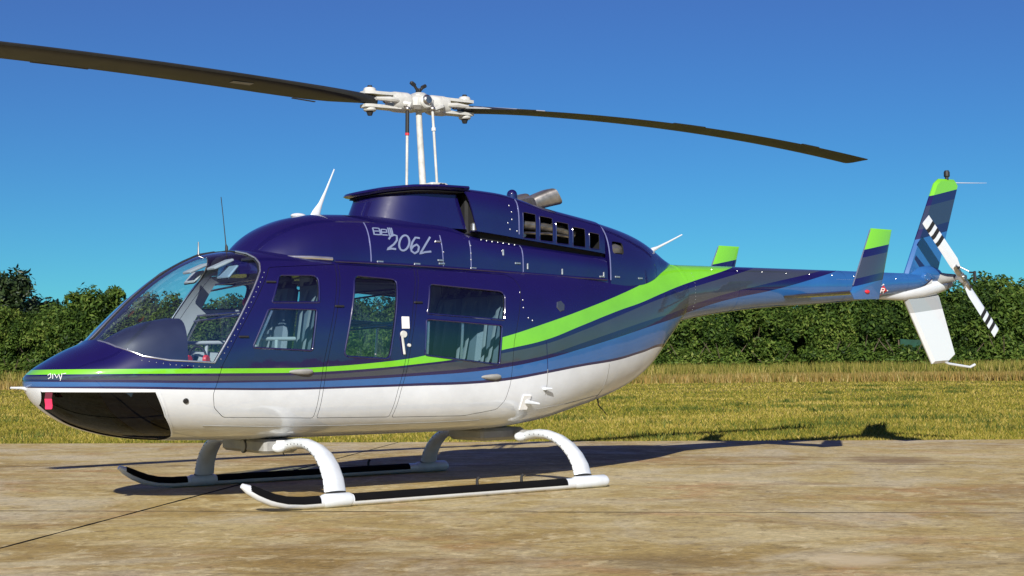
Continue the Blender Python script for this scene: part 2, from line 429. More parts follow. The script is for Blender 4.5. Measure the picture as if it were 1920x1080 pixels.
# ================================================================== the setting
E1 = Vector((-.735, .678, 0)).normalized(); N1 = Vector((.678, .735, 0)).normalized()   # along the apron edge / towards the camera
EDGE = -6.34
def en(e, n, z=0): p = E1*e + N1*n; return (p.x, p.y, z)
def ground_z(n):
    d = EDGE-n
    return -.03 if d <= 0 else -.03 + .0085*min(d, 60)
m, t, b = base_mat('meadow_soil', (.1, .1, .03, 1), .95, spec=.1)
tc = t.new('ShaderNodeTexCoord').outputs['Object']
c1 = t.ramp(t.noise(.35, 6, .65, tc), [(.32, (.10, .105, .022, 1)), (.5, (.20, .165, .042, 1)), (.7, (.30, .24, .08, 1))])
t.link(t.mix(1, c1, t.ramp(t.noise(14, 5, .7, tc), [(.25, .6), (.8, 1.35)]), 'MULTIPLY'), b.inputs['Base Color'])
M['meadow'] = m
mb = MB(); rows = [60, 8, EDGE+.001, EDGE-.001-0.0, EDGE-30, EDGE-60, EDGE-300, EDGE-2500]
es = [-2500, -200, -60, 0, 60, 200, 2500]
vv = [en(e, n, ground_z(n)-.0) for n in rows for e in es]; k = len(es)
mb.add(vv, [(i*k+j, i*k+j+1, (i+1)*k+j+1, (i+1)*k+j) for i in range(len(rows)-1) for j in range(k-1)])
g = put('ground', mb.mesh('ground', M['meadow'], False)); g['kind'] = 'structure'
# concrete apron, cast in bays with open joints
m, t, b = base_mat('weathered_concrete', (.3, .25, .18, 1), .85, spec=.25)
tcn = t.new('ShaderNodeTexCoord'); tc = tcn.outputs['Object']
mpn = t.new('ShaderNodeMapping'); mpn.inputs['Scale'].default_value = (1, 1, 1); mpn.inputs['Rotation'].default_value = (0, 0, -math.atan2(E1.y, E1.x)); t.link(tc, mpn.inputs[0])
st = t.new('ShaderNodeMapping'); st.inputs['Scale'].default_value = (.8, 1.3, 1); t.link(mpn.outputs[0], st.inputs[0])
flk = t.noise(4.6, 9, .74, tc, .5); spot = t.noise(7.5, 8, .72, tc, .3)
big = t.noise(.42, 6, .62, tc, .4); streak = t.noise(1.5, 7, .68, st.outputs[0], .8); fine = t.noise(26, 6, .7, tc); grit = t.noise(160, 3, .7, tc)
col = t.ramp(big, [(.36, (.29, .195, .062, 1)), (.50, (.41, .305, .112, 1)), (.64, (.48, .38, .168, 1))])
col = t.mix(t.ramp(streak, [(.47, 0.), (.62, .85)]), col, (.53, .44, .235, 1))
col = t.mix(t.ramp(t.noise(.9, 6, .7, st.outputs[0], .5), [(.54, 0.), (.66, .55)]), col, (.42, .225, .10, 1))
col = t.mix(t.ramp(t.noise(2.3, 7, .75, st.outputs[0], 1.2), [(.54, 0.), (.65, .55)]), col, (.19, .135, .06, 1))
col = t.mix(t.ramp(t.noise(.55, 8, .7, tc, 1.0), [(.48, 0.), (.62, .75)]), col, (.50, .435, .30, 1)); col = t.mix(t.ramp(t.noise(.75, 8, .72, st.outputs[0], .8), [(.55, 0.), (.66, .6)]), col, (.24, .15, .06, 1))
col = t.mix(t.ramp(flk, [(.55, 0.), (.61, .62)]), col, (.62, .52, .30, 1)); col = t.mix(t.ramp(spot, [(.57, 0.), (.64, .6)]), col, (.16, .115, .055, 1))
col = t.mix(1, col, t.ramp(fine, [(.32, .72), (.68, 1.2)]), 'MULTIPLY')
col = t.mix(1, col, t.ramp(grit, [(.3, .86), (.7, 1.12)]), 'MULTIPLY')
for (sx_, sy_), sr_, sc_, k_ in (((-4.9, .72), .60, (.17, .10, .045, 1), .75), ((1.49, 4.45), .35, (.14, .09, .04, 1), .5), ((.72, 4.9), .26, (.60, .50, .32, 1), .7)):   # an oil stain and two patches
    vd = t.new('ShaderNodeVectorMath'); vd.operation = 'DISTANCE'; cb = t.new('ShaderNodeCombineXYZ'); cb.inputs[0].default_value = sx_; cb.inputs[1].default_value = sy_; cb.inputs[2].default_value = .14
    t.link(tc, vd.inputs[0]); t.link(cb.outputs[0], vd.inputs[1])
    dd0 = t.math('ADD', t.math('DIVIDE', vd.outputs['Value'], sr_), t.math('MULTIPLY_ADD', streak, 1.6, -.8))
    col = t.mix(t.math('MULTIPLY', t.ramp(dd0, [(.35, 1.), (1.0, 0.)]), k_), col, sc_)
t.link(col, b.inputs['Base Color'])
bp = t.new('ShaderNodeBump'); bp.inputs['Strength'].default_value = .35; bp.inputs['Distance'].default_value = .012
t.link(t.math('ADD', t.math('MULTIPLY', fine, .8), t.math('MULTIPLY', grit, .5)), bp.inputs['Height']); t.link(bp.outputs[0], b.inputs['Normal'])
t.link(t.ramp(streak, [(.3, .72), (.7, .95)]), b.inputs['Roughness'])
M['concrete'] = m
M['jointdirt'] = vary('joint_dirt', (.03, .022, .012, 1), .95)
apron = empty('apron', en(0, 0, -.14)); apron['kind'] = 'structure'
def slab(e0, e1, n0, n1):
    g = .014; mb = MB(); bv = .002; ap = Vector(en(0, 0, -.14))
    def ragged(za, ins):
        pts = []
        for (ea, na), (eb, nb) in (((e0, n0), (e1, n0)), ((e1, n0), (e1, n1)), ((e1, n1), (e0, n1)), ((e0, n1), (e0, n0))):
            L = math.hypot(eb-ea, nb-na); kk = max(2, int(L/.35))
            for i in range(kk):
                e = ea+(eb-ea)*i/kk; n = na+(nb-na)*i/kk
                h = math.sin(e*13.1+n*7.7)*.004+math.sin(e*31.7-n*17.3)*.003
                ce, cn = (e0+e1)/2, (n0+n1)/2
                de = g+ins+h if abs(eb-ea) < 1e-6 else 0; dn = g+ins+h if abs(nb-na) < 1e-6 else 0
                if i == 0: de = dn = g+ins
                e += math.copysign(max(de, 0), ce-e); n += math.copysign(max(dn, 0), cn-n)
                pts.append(Vector(en(e, n, za))-ap)
        return pts
    top = ragged(0, bv); mb.cur = 1; mb.loft([ragged(-.13, 0), ragged(-bv, 0), top], True, False); mb.cur = 0; kk0 = len(top)
    mb.f.append(tuple(range(len(mb.v)-kk0, len(mb.v)))); mb.mi.append(0)
    return put('concrete_slab', mb.mesh('concrete_slab', [M['concrete'], M['jointdirt']], False), apron)
for n0, n1 in ((EDGE, -2.165), (-2.165, 2.01), (2.01, 6.18), (6.18, 10.35), (10.35, 14.5)):
    for e0, e1 in ((-31.5, -21.5), (-21.5, -11.5), (-11.5, -1.5), (-1.5, 8.5), (8.5, 18.5), (18.5, 28.5)): slab(e0, e1, n0, n1)
jd = MB(); jd.add([en(-31.5, EDGE+.02, -.022), en(28.5, EDGE+.02, -.022), en(28.5, 14.4, -.022), en(-31.5, 14.4, -.022)], [(0, 1, 2, 3)])
for v_i, v in enumerate(jd.v): jd.v[v_i] = tuple(Vector(v)-Vector(en(0, 0, -.14)))
put('joint_filler', jd.mesh('joint_filler', M['jointdirt'], False), apron)

# ================================================================== the helicopter
heli = empty('helicopter', (0, 0, 0))
tag(heli, 'navy blue and white helicopter with green stripe, parked on skids on the concrete apron', 'helicopter')
H = heli
# ---- hull
xs = np.unique(np.round(np.concatenate([np.arange(-2.66, 1.4, .06), np.arange(1.4, 2.7, .03), [2.66], np.arange(2.7, 3.0, .025), np.arange(3.0, 3.07, .012), [3.072, 3.077, 3.08]]), 4))
pod_mb = MB().loft(body_rings(POD, xs, 88)); HM = [M['livery'], M['lining'], M['dark']]; pod_me = pod_mb.mesh('hull', HM)
shell = solidify(pod_me, .032)
in_me = MB().loft(body_rings(POD, [x for x in xs if x < 3.06], 88, .008)).mesh('hull_inner', [M['window'], M['dark']])
WS = [(2.74, 1.165), (2.655, 1.128), (2.607, 1.078), (2.479, 1.013), (2.324, .985), (2.03, .967), (1.889, 1.19), (1.751, 1.418), (1.640, 1.60), (1.622, 1.66), (1.628, 1.70), (1.655, 1.735), (1.70, 1.755), (1.73, 1.86), (2.74, 1.86)]
CH = [(3.025, .790), (2.406, .780), (2.319, .618), (2.20, .475), (2.20, .38), (2.96, .38), (3.0, .70)]
FU = rounded([(1.515, 1.573), (1.213, 1.581), (1.240, 1.385), (1.598, 1.378)], .03, rs=[.02, .06, .015, .015])
FL = rounded([(1.625, 1.337), (1.262, 1.335), (1.305, 1.045), (1.755, 1.066)], .02)
MW = rounded([(.925, 1.59), (.572, 1.57), (.680, .985), (1.058, 1.006)], .045)
RU = rounded([(.295, 1.545), (-.385, 1.503), (-.345, 1.281), (.350, 1.319)], .03, rs=[.03, .06, .012, .012])
RL = rounded([(.361, 1.28), (-.324, 1.239), (-.290, .937), (.380, 1.012)], .02)
D1 = rounded([(1.57, 1.63), (1.045, 1.672), (1.122, 1.349), (1.218, .947), (1.242, .766), (1.258, .573), (1.936, .597), (2.015, .664), (2.035, .754), (1.975, .95), (1.84, 1.19), (1.70, 1.415), (1.60, 1.575)], .02)
D2 = rounded([(1.022, 1.672), (.375, 1.668), (.455, 1.435), (.536, 1.028), (.564, .90), (.608, .754), (.640, .562), (1.235, .573), (1.219, .766), (1.195, .947), (1.099, 1.349)], .02)
D3 = rounded([(.352, 1.668), (-.45, 1.645), (-.52, 1.612), (-.549, 1.537), (-.436, 1.117), (-.401, .797), (-.367, .662), (-.310, .593), (-.022, .552), (.617, .560), (.585, .754), (.541, .90), (.513, 1.028), (.432, 1.435)], .02)
cut = MB(); cut.cur = 2
for poly in (D1, D2, D3): cut.prism_y(poly, -1.3, 1.3)
for sgn in (1, -1):
    cut.prism_y(WS, sgn*.016, sgn*1.3); cut.prism_y(CH, sgn*.045, sgn*1.3)
hull_me = boolean(shell, cut.mesh('cut', HM, False), 'DIFFERENCE'); finish(hull_me)
hull = put('fuselage', hull_me, H)
def pane(poly, mat, y0=.25, y1=1.3):
    c = MB(); c.cur = 1; c.prism_y(poly, y0, y1)
    me = boolean(in_me, c.mesh('cut', [mat, M['dark']], False), 'INTERSECT')
    bm = bmesh.new(); bm.from_mesh(me); bmesh.ops.delete(bm, geom=[f for f in bm.faces if f.material_index == 1], context='FACES'); bm.to_mesh(me); bm.free()
    me.materials.clear(); me.materials.append(mat); finish(me); return me
def both(name, me, parents, label=None):
    a = put(name, me, parents[0], label); b_ = put(name, mirror_mesh(me), parents[1]); return a, b_
doors = []
for nm, D, wins in (('crew_door', D1, (FU, FL)), ('middle_door', D2, (MW,)), ('passenger_door', D3, (RU, RL))):
    c = MB(); c.cur = 2; c.prism_y(shrink(D, .0035), .2, 1.3)
    me = boolean(shell, c.mesh('cut', HM, False), 'INTERSECT')
    c = MB(); c.cur = 2
    for w in wins: c.prism_y(w, .1, 1.4)
    me = boolean(me, c.mesh('cut', HM, False), 'DIFFERENCE'); finish(me)
    dp = both(nm, me, (H, H)); doors.append(dp)
    for w in wins:
        both('window_pane', pane(shrink(w, -.012), M['window']), dp)
        for s, d in zip((1, -1), dp):
            put('window_seal', draped_tube(POD, w, .0075, True, -.001, 8, s).mesh('window_seal', M['navy']), d)
ws_me = pane(WS, M['windscreen'], .010, 1.3)
both('windscreen', ws_me, (H, H))
both('chin_window', pane(CH, M['chin'], .035, 1.3), (H, H))
base = WS[1:13]
for s in (1, -1):
    put('windscreen_frame', draped_tube(POD, [(2.648, 1.122)]+base[1:], .0062, False, .001, 8, s).mesh('windscreen_frame', M['silver']), H)
    put('chin_window_seal', draped_tube(POD, [(3.02, .790), (2.406, .780), (2.319, .618), (2.20, .476)], .006, False, .001, 6, s).mesh('chin_window_seal', M['white']), H)
ctr = [(2.655, 1.128), (2.52, 1.27), (2.36, 1.43), (2.25, 1.52), (2.15, 1.60), (1.99, 1.69), (1.87, 1.745), (1.75, 1.768)]
part('centre_post', MB().tube([(x, 0, z-.004) for x, z in ctr], .010, 8), M['panel'], H)
# ---- tail boom
bx = np.arange(-6.34, -2.59, .05); bx = np.append(bx, -2.62)
bx = np.unique(np.round(bx, 3))
part('tail_boom', MB().loft(body_rings(BOOM, bx, 56)), M['livery'], H)
for X in (-2.665, -3.35, -4.9, -5.9):
    zb, zt, w, zw, nu, nl = section(BOOM if X > -2.6 or X < -2.6 else POD, X); r = body_rings(BOOM, [X-.006, X+.006], 56, -.0015)
    part('boom_joint_band', MB().loft(r, False, False), M['livery'], H)
# ---- lower cowling (roof fairing)
cx = np.unique(np.round(np.concatenate([np.arange(-1.57, 1.3, .05), np.arange(1.3, 1.66, .02), [1.66]]), 3))
def upper_rings(T, xs, n=40, off=0, shear=0, z_in=0):
    out = []
    for X in xs:
        zb, zt, w, zw, nu, nl = section(T, X); w -= off; zt -= off; zb += z_in; r = []
        for k in range(n+1):
            a = math.pi*k/n; c, sn = math.cos(a), math.sin(a); z = zb+(zt-zb)*abs(sn)**(2/nu)
            r.append((X+shear*(z-2.13), w*math.copysign(abs(c)**(2/nu), c), z))
        out.append(r)
    return out
cowl = part('roof_cowling', MB().loft(upper_rings(COWL, cx)), M['navy'], H)
# ---- engine cowling with louvre openings
def eng_shear(T, X): return .28*max(0, min(1, (X+.7)/.50))
exs = np.unique(np.round(np.concatenate([np.arange(-1.57, -.19, .06), [-.20]]), 3))
rings = []
for X in exs: rings += upper_rings(ENG, [X], 40, 0, eng_shear(ENG, X))
em = MB().loft(rings, True, False).mesh('engine_cowling', [M['navy'], M['dark']])
em = solidify(em, .014)
LV = [[(-.690, 2.150), (-.815, 2.152), (-.800, 1.985), (-.682, 1.990)]]
for k in range(5):
    x0 = -.690-.180*k; LV.append(0) if False else None
LV = []
for k, (xa, xb, za, zb_) in enumerate([(-.685, -.822, 2.160, 1.942), (-.857, -1.000, 2.140, 1.930), (-1.030, -1.172, 2.105, 1.917), (-1.210, -1.355, 2.072, 1.903), (-1.395, -1.515, 2.038, 1.893)]):
    LV.append(rounded([(xa, za), (xb, za-.012), (xb+.006, zb_), (xa+.006, zb_+.006)], .014, 3))
c = MB(); c.cur = 1
for w in LV:
    for s in (1, -1): c.prism_y(w, s*.15, s*.7)
em = boolean(em, c.mesh('cut', [M['navy'], M['dark']], False), 'DIFFERENCE'); finish(em)
engc = put('engine_cowling', em, H)
for w in LV:
    for s in (1, -1): put('louvre_frame', draped_tube(ENG, w, .0045, True, 0, 6, s).mesh('louvre_frame', M['navy']), engc)
f = MB(); f.loft([[(X, .40*section(ENG, X)[2]/.46*sg, z) for sg, z in ((1, section(ENG, X)[0]-.06), (1, section(ENG, X)[0]+.01), (-1, section(ENG, X)[0]+.01), (-1, section(ENG, X)[0]-.06))] for X in np.arange(-1.6, -.2, .1)])
part('cowling_gap_shade', f, M['dark'], H)  # black filler strip paints the shadow line below the overhanging engine cowling
axs = np.round(np.arange(-2.64, -1.58, .04), 3)
am = solidify(MB().loft(upper_rings(AFT, axs)).mesh('aft_cowling', [M['navy'], M['dark']]), .014)
AW = rounded([(-1.650, 1.975), (-1.795, 1.968), (-1.785, 1.862), (-1.642, 1.868)], .03, 4); c = MB(); c.cur = 1
for s in (1, -1): c.prism_y(AW, s*.15, s*.7)
am = boolean(am, c.mesh('cut', [M['navy'], M['dark']], False), 'DIFFERENCE'); finish(am); aftc = put('aft_cowling', am, H)
for s in (1, -1): part('tail_pipe_shroud', MB().tube([(-1.60, s*.30, 1.88), (-1.72, s*.30, 1.91), (-1.85, s*.28, 1.90)], [.06, .07, .05], 10), M['exhaust'], aftc)
# engine parts behind the louvres
e = empty('engine', (-1.2, 0, 1.95), H)
def loc(mb, o): mb.v = [tuple(Vector(v)-Vector(o)) for v in mb.v]; return mb
for s in (1, -1):
    part('braided_duct', loc(MB().tube([(-.70, s*.33, 2.075), (-.95, s*.34, 2.065), (-1.15, s*.33, 2.05), (-1.3, s*.30, 2.02)], .038, 12), (-1.2, 0, 1.95)), M['exhaust'], e)
    part('fuel_line', loc(MB().tube([(-.72, s*.36, 2.00), (-1.0, s*.37, 2.005), (-1.25, s*.35, 1.99)], .012, 8), (-1.2, 0, 1.95)), M['steel'], e)
    part('valve', loc(MB().cyl((-.75, s*.30, 1.985), (-.75, s*.37, 1.985), .03, .02), (-1.2, 0, 1.95)), M['steel'], e)
part('engine_core', loc(MB().tube([(-.5, 0, 2.06), (-.7, 0, 2.08), (-1.0, 0, 2.08), (-1.5, 0, 2.04), (-1.8, 0, 2.0)], [.12, .2, .22, .17, .10], 20), (-1.2, 0, 1.95)), M['dark'], e)
# ---- rotor pylon fairing ("hat") and its overhanging rim
def plan(xf, xc, b_, xa, n=22):
    a = xf-xc; P_ = [(xa, -b_)]
    for k in range(n+1):
        th = -math.pi/2+math.pi*k/n; P_.append((xc+a*math.cos(th), b_*math.sin(th)))
    return P_+[(xa, b_)]
def at(P_, z, sh=0): return [(x+(sh if x < -.12 else 0), y, z(x) if callable(z) else z) for x, y in P_]
hat = MB().loft([at(plan(.66, .15, .37, -.13), 2.00, -.06), at(plan(.625, .13, .365, -.13), 2.10, -.03), at(plan(.585, .11, .355, -.13), 2.20, 0), at(plan(.56, .10, .35, -.13), 2.27, .02)])
pyl = part('pylon_fairing', hat, M['navy'], H)
ztop = lambda x: float(np.interp(x, [-.2, .0, .3, .5, .62, .72], [2.336, 2.336, 2.322, 2.300, 2.278, 2.262]))
def rim_ring(d, dz): return [(x, y, ztop(x)+dz) for x, y in plan(.65-d, .08, .452-d, -.17)]
rm = MB(); rm.loft([rim_ring(.075, -.052), rim_ring(.02, -.036), rim_ring(0, -.022), rim_ring(.012, -.006), rim_ring(.06, 0), rim_ring(.2, .008)])
part('pylon_rim', rm, M['navy'], pyl)
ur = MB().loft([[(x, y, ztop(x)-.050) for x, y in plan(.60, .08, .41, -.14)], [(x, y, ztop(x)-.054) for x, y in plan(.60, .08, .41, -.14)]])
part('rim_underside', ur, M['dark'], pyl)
for s in (1, -1):
    part('inlet_screen', MB().box((-.235, s*.405, 2.015), (.04, .05, .07), .01), M['silver'], H)
part('inlet_duct', MB().box((-.37, 0, 2.12), (.34, .70, .34), .02), M['dark'], H)
# ---- panel seams, latches and fasteners on the cowlings
def seam(T, pts, w=.006, mat='navy', parent=H, nm='panel_seam', off=.001):
    for s in (1, -1): put(nm, draped_ribbon(T, pts, w, off, s).mesh(nm, M[mat], False), parent)
M['seamlight'] = vary('seam_edge_glint', (.20, .22, .42, 1), .35, .2, .5)  # paler blue paints the light reflected along the seam edges
seam(COWL, [(.735, 2.0), (.735, 1.70)], .007, 'seamlight'); seam(COWL, [(.115, 1.93), (.105, 1.69)], .006, 'seamlight'); seam(COWL, [(-.145, 1.90), (-.15, 1.69)], .006, 'seamlight')
seam(ENG, [(-.640, 2.26), (-.640, 1.975)], .007, 'seamlight'); seam(COWL, [(-.655, 1.885), (-.655, 1.67)], .006, 'seamlight')
seam(AFT, [(-1.60, 2.14), (-1.60, 1.64)], .008, 'seamlight')
lat = MB()
lat.box((0, 0, 0), (.055, .008, .016), .003)
lat_me = lat.mesh('latch', M['silver'])
for T, L in ((COWL, [(.66, 1.705), (.34, 1.70), (.12, 1.71), (.14, 1.88), (.13, 1.735), (-.17, 1.685), (-.60, 1.74), (-1.50, 1.665)]), (AFT, [(-1.68, 1.67), (-1.98, 1.67)])):
    for X, z in L:
        for s in (1, -1):
            p = surf(T, X, z, .003); n_ = surf_normal(T, X, z); o = put('latch', lat_me, cowl); o.location = (p.x, s*p.y, p.z); o.rotation_euler = (math.atan2(n_.z, n_.y)*s, 0, 0)
vl = MB().box((0, 0, 0), (.014, .008, .05), .003).mesh('latch', M['silver'])
for X, z in [(-.70, 1.72), (-.46, 1.82), (-1.06, 1.69), (-1.52, 1.68)]:
    for s in (1, -1):
        p = surf(COWL, X, z, .003); o = put('latch', vl, cowl); o.location = (p.x, s*p.y, p.z)
rv = MB().sphere((0, 0, 0), .0065, (1, .6, 1), 6, 4).mesh('rivet', M['silver'])
def rivets(T, L, parent):
    for X, z in L:
        for s in (1, -1):
            p = surf(T, X, z, .001); o = put('rivet', rv, parent); o.location = (p.x, s*p.y, p.z)
rivets(COWL, [(-.28-.055*k, 1.915-.004*k) for k in range(7)]+[(.10, 1.80), (-.15, 1.86), (-.15, 1.80), (-.15, 1.75)], cowl)
rivets(ENG, [(-.55, 2.20), (-.57, 2.15), (-.57, 2.09), (-.53, 2.06), (-.55, 2.01), (-.62, 2.0)], engc)
rivets(POD, [(1.16+.005*k, 1.25) for k in range(0)]+[(-.53, 1.50), (-.545, 1.44), (-.54, 1.38), (-.58, 1.30), (-.62, 1.28), (.80, 1.02)], hull)
for k in range(9):
    p = surf(BOOM, -3.0-.33*k, 1.80, .001)

# roof gutter
for s in (1, -1):
    put('roof_gutter', draped_tube(COWL, [(1.62, 1.705), (1.50, 1.715), (1.2, 1.715), (1.05, 1.71)], .014, False, .004, 8, s).mesh('roof_gutter', M['silver']), H)
    put('roof_gutter', draped_tube(COWL, [(1.03, 1.695), (.5, 1.69), (-.3, 1.672), (-1.2, 1.648), (-1.55, 1.642)], .011, False, .003, 8, s).mesh('roof_gutter', M['navy']), H)
# ---- lettering on the cowling
def ribbon_text(strokes, to_xz, width, T, name, mat, parent):
    mb = MB()
    for st_ in strokes: draped_ribbon(T, [to_xz(*p) for p in st_], width, .003, 1, .012, .001, mb)
    return part(name, mb, M[mat], parent, smooth=False)
def arc(cx, cy, rx, ry, a0, a1, sk=0, n=18):
    o = []
    for k in range(n+1):
        a = R(a0+(a1-a0)*k/n); y = cy-ry*math.sin(a); o.append((cx+rx*math.cos(a)+sk*(cy-y), y))
    return o
to206 = lambda u, v: (.600-(u-585)/565*.395, 1.793+(870-v)/155*.112)
two = [(625, 755), (655, 722), (700, 706), (733, 715), (725, 760), (680, 805), (590, 862), (640, 852), (700, 855)]
ribbon_text([two, arc(812, 785, 62, 82, 0, 360, .35), [(1015, 725), (960, 722), (915, 770), (885, 830), (893, 870), (930, 890), (975, 865), (990, 820), (965, 795), (920, 815), (885, 850)], [(1150, 706), (1085, 780), (998, 890), (1060, 872), (1140, 862)]], to206, .0145, COWL, 'model_lettering', 'decal', cowl)
tobell = lambda u, v: (.690-(u-410)/280*.180, 1.905+(700-v)/90*.068)
def sq(x, y, w, h): return [(x, y), (x+w, y), (x+w, y+h), (x, y+h), (x, y)]
ribbon_text([[(420, 630), (500, 630), (505, 660), (420, 662), (415, 697), (495, 697), (503, 662)], [(420, 630), (415, 697)],
             [(515, 670), (590, 668), (592, 640), (525, 640), (512, 697), (590, 697)], [(622, 618), (612, 705)], [(645, 618), (640, 705)], [(668, 618), (660, 700)]], tobell, .0095, COWL, 'maker_lettering', 'decal', cowl)
tonose = lambda u, v: (3.005-(u-44)*.0040, .905-(v-704)*.0042)
ribbon_text([[(46, 707), (50, 704), (49, 710), (46, 712)], [(52, 705), (51, 712)], [(54, 705), (56, 711), (59, 705), (60, 712)], [(63, 704), (61, 711), (60, 715)], [(64, 705), (68, 704)]], tonose, .0035, POD, 'nose_lettering', 'decalwhite', hull)
# ---- exhaust stacks, beacon, aerials
for s in (1, -1):
    rings = []
    for k in range(9):
        q = k/8; c_ = Vector((-.97-.20*q, s*(.15+.04*q), 2.262+.075*q**.8)); tilt = R(55-50*q*.55)
        ax = Vector((-math.cos(R(18+14*q)), 0, math.sin(R(18+14*q)))); uu = Vector((0, 1, 0)); vv_ = ax.cross(uu)
        rw, rh = .095+.022*q, .060+.018*q
        rings.append([c_+uu*(rw*math.copysign(abs(math.cos(2*math.pi*j/20))**.5, math.cos(2*math.pi*j/20)))+vv_*(rh*math.copysign(abs(math.sin(2*math.pi*j/20))**.5, math.sin(2*math.pi*j/20))) for j in range(20)])
    inner = [[rings[-1][j].lerp(sum(rings[-1], Vector())/20, .06) for j in range(20)], [rings[3][j].lerp(sum(rings[3], Vector())/20, .1) for j in range(20)]]
    part('exhaust_stack', MB().loft(rings+inner, True, True), M['exhaust'], H)
bm_ = MB().sphere((-.90, .0, 2.36), .045, (1, 1, 1.0)); bm_.cyl((-.90, 0, 2.30), (-.90, 0, 2.36), .046)
part('beacon', bm_, M['navy'], H)
def antenna(name, path, rads, mat, n=8, sy=1.0):
    return part(name, MB().tube(path, rads, n, sy, ref=(1, 0, 0)), M[mat], H)
antenna('whip_aerial', [(1.655, 0, 1.765), (1.657, 0, 1.81), (1.662, 0, 1.83), (1.680, 0, 2.0), (1.70, 0, 2.17)], [.013, .011, .004, .003, .003], 'black', 8)
antenna('temperature_probe', [(1.872, 0, 1.735), (1.872, 0, 1.78), (1.872, 0, 1.835)], [.010, .006, .005], 'steel')
part('blade_aerial', MB().tube([(.945, 0, 2.06), (.93, 0, 2.10), (.895, 0, 2.17), (.85, 0, 2.27), (.775, 0, 2.445)], [.042, .034, .017, .009, .005], 10, .28, ref=(1, 0, 0)), M['white'], H)
part('dome_aerial', MB().sphere((1.08, 0, 2.068), .06, (1.05, .8, .36)), M['white'], H)
part('tail_whip_aerial', MB().tube([(-2.42, 0, 1.93), (-2.46, 0, 1.965), (-2.52, 0, 1.99), (-2.65, 0, 2.045), (-2.82, 0, 2.12)], [.03, .022, .012, .009, .006], 8), M['white'], H)
part('belly_aerial', MB().tube([(-1.79, 0, .66), (-1.80, 0, .585), (-1.90, 0, .49)], [.01, .006, .003], 6), M['black'], H)
part('belly_aerial', MB().tube([(1.25, .0, .36), (1.22, .05, .29)], [.006, .004], 6), M['black'], H)
# ---- mast, rotor head and blades
mast = part('mast', MB().tube([(-.035, 0, 2.30), (-.022, 0, 2.376), (.004, 0, 2.80), (.012, 0, 2.96), (.014, 0, 3.06)], [.032, .028, .025, .025, .036], 20), M['hubwhite'], H)
part('mast_collar', MB().cyl((-.028, 0, 2.335), (-.026, 0, 2.385), .045, .045, 20, .006), M['hubwhite'], mast)
sw = MB().box((-.09, .05, 2.365), (.16, .20, .045), .01); part('swashplate_bracket', sw, M['hubwhite'], mast)
for y in (.02, .09, .14): part('bracket_bolt', MB().cyl((-.09+.03*(y > .05), .155, 2.37), (-.09+.03*(y > .05), .165, 2.37), .011) if y < .05 else MB().cyl((-.12+.5*(y-.09), .15, 2.37), (-.12+.5*(y-.09), .163, 2.37), .011), M['black'], mast)
for i, (a_, b_) in enumerate((((.19, .10, 2.34), (.185, .11, 2.955)), ((-.075, .13, 2.35), (-.035, .13, 2.975)))):
    A, B = Vector(a_), Vector(b_)
    lk = part('pitch_link', MB().tube([A, A.lerp(B, .5), B], .0105, 10), M['hubwhite'], H)
    if i == 0:
        part('link_sleeve', MB().tube([A.lerp(B, .68), B], .0155, 10), M['black'], lk); part('link_band', MB().tube([A.lerp(B, .66), A.lerp(B, .69)], .0165, 10), M['red'], lk)
    else: part('link_band', MB().tube([A.lerp(B, .72), A.lerp(B, .76)], .018, 10), M['white'], lk)
    part('rod_end', MB().sphere(B, .024, (1, 1.1, 1)), M['steel'], lk)
TEE = -.035                                     # the hub is teetered slightly, aft blade high
def hz(x): return 3.03 + TEE*x
hub = MB(); hub.box((.015, 0, hz(0)), (.20, .20, .11), .025); hub.box((.015, 0, hz(0)+.055), (.12, .15, .06), .02)
hub.cyl((.015, -.13, hz(0)), (.015, .13, hz(0)), .055, .055, 16, .01)
head = part('rotor_head', hub, M['hubwhite'], H)
part('trunnion_cap', MB().cyl((.015, .12, hz(0)+.012), (.015, .15, hz(0)+.012), .045, .035, 16, .006), M['steel'], head)
for s in (1, -1):
    part('flap_restraint', MB().tube([(.015, .02*s, hz(0)+.075), (.015+.03*s, .02*s, hz(0)+.115), (.015+.055*s, .02*s, hz(0)+.145)], [.016, .012, .012], 8), M['black'], head)
    part('restraint_weight', MB().box((.015+.065*s, .02*s, hz(0)+.152), (.05, .03, .028), .006, Matrix.Rotation(-.5*s, 3, 'Y')), M['black'], head)
part('mast_nut', MB().cyl((.014, 0, hz(0)+.07), (.014, 0, hz(0)+.125), .028, .02, 8), M['black'], head)
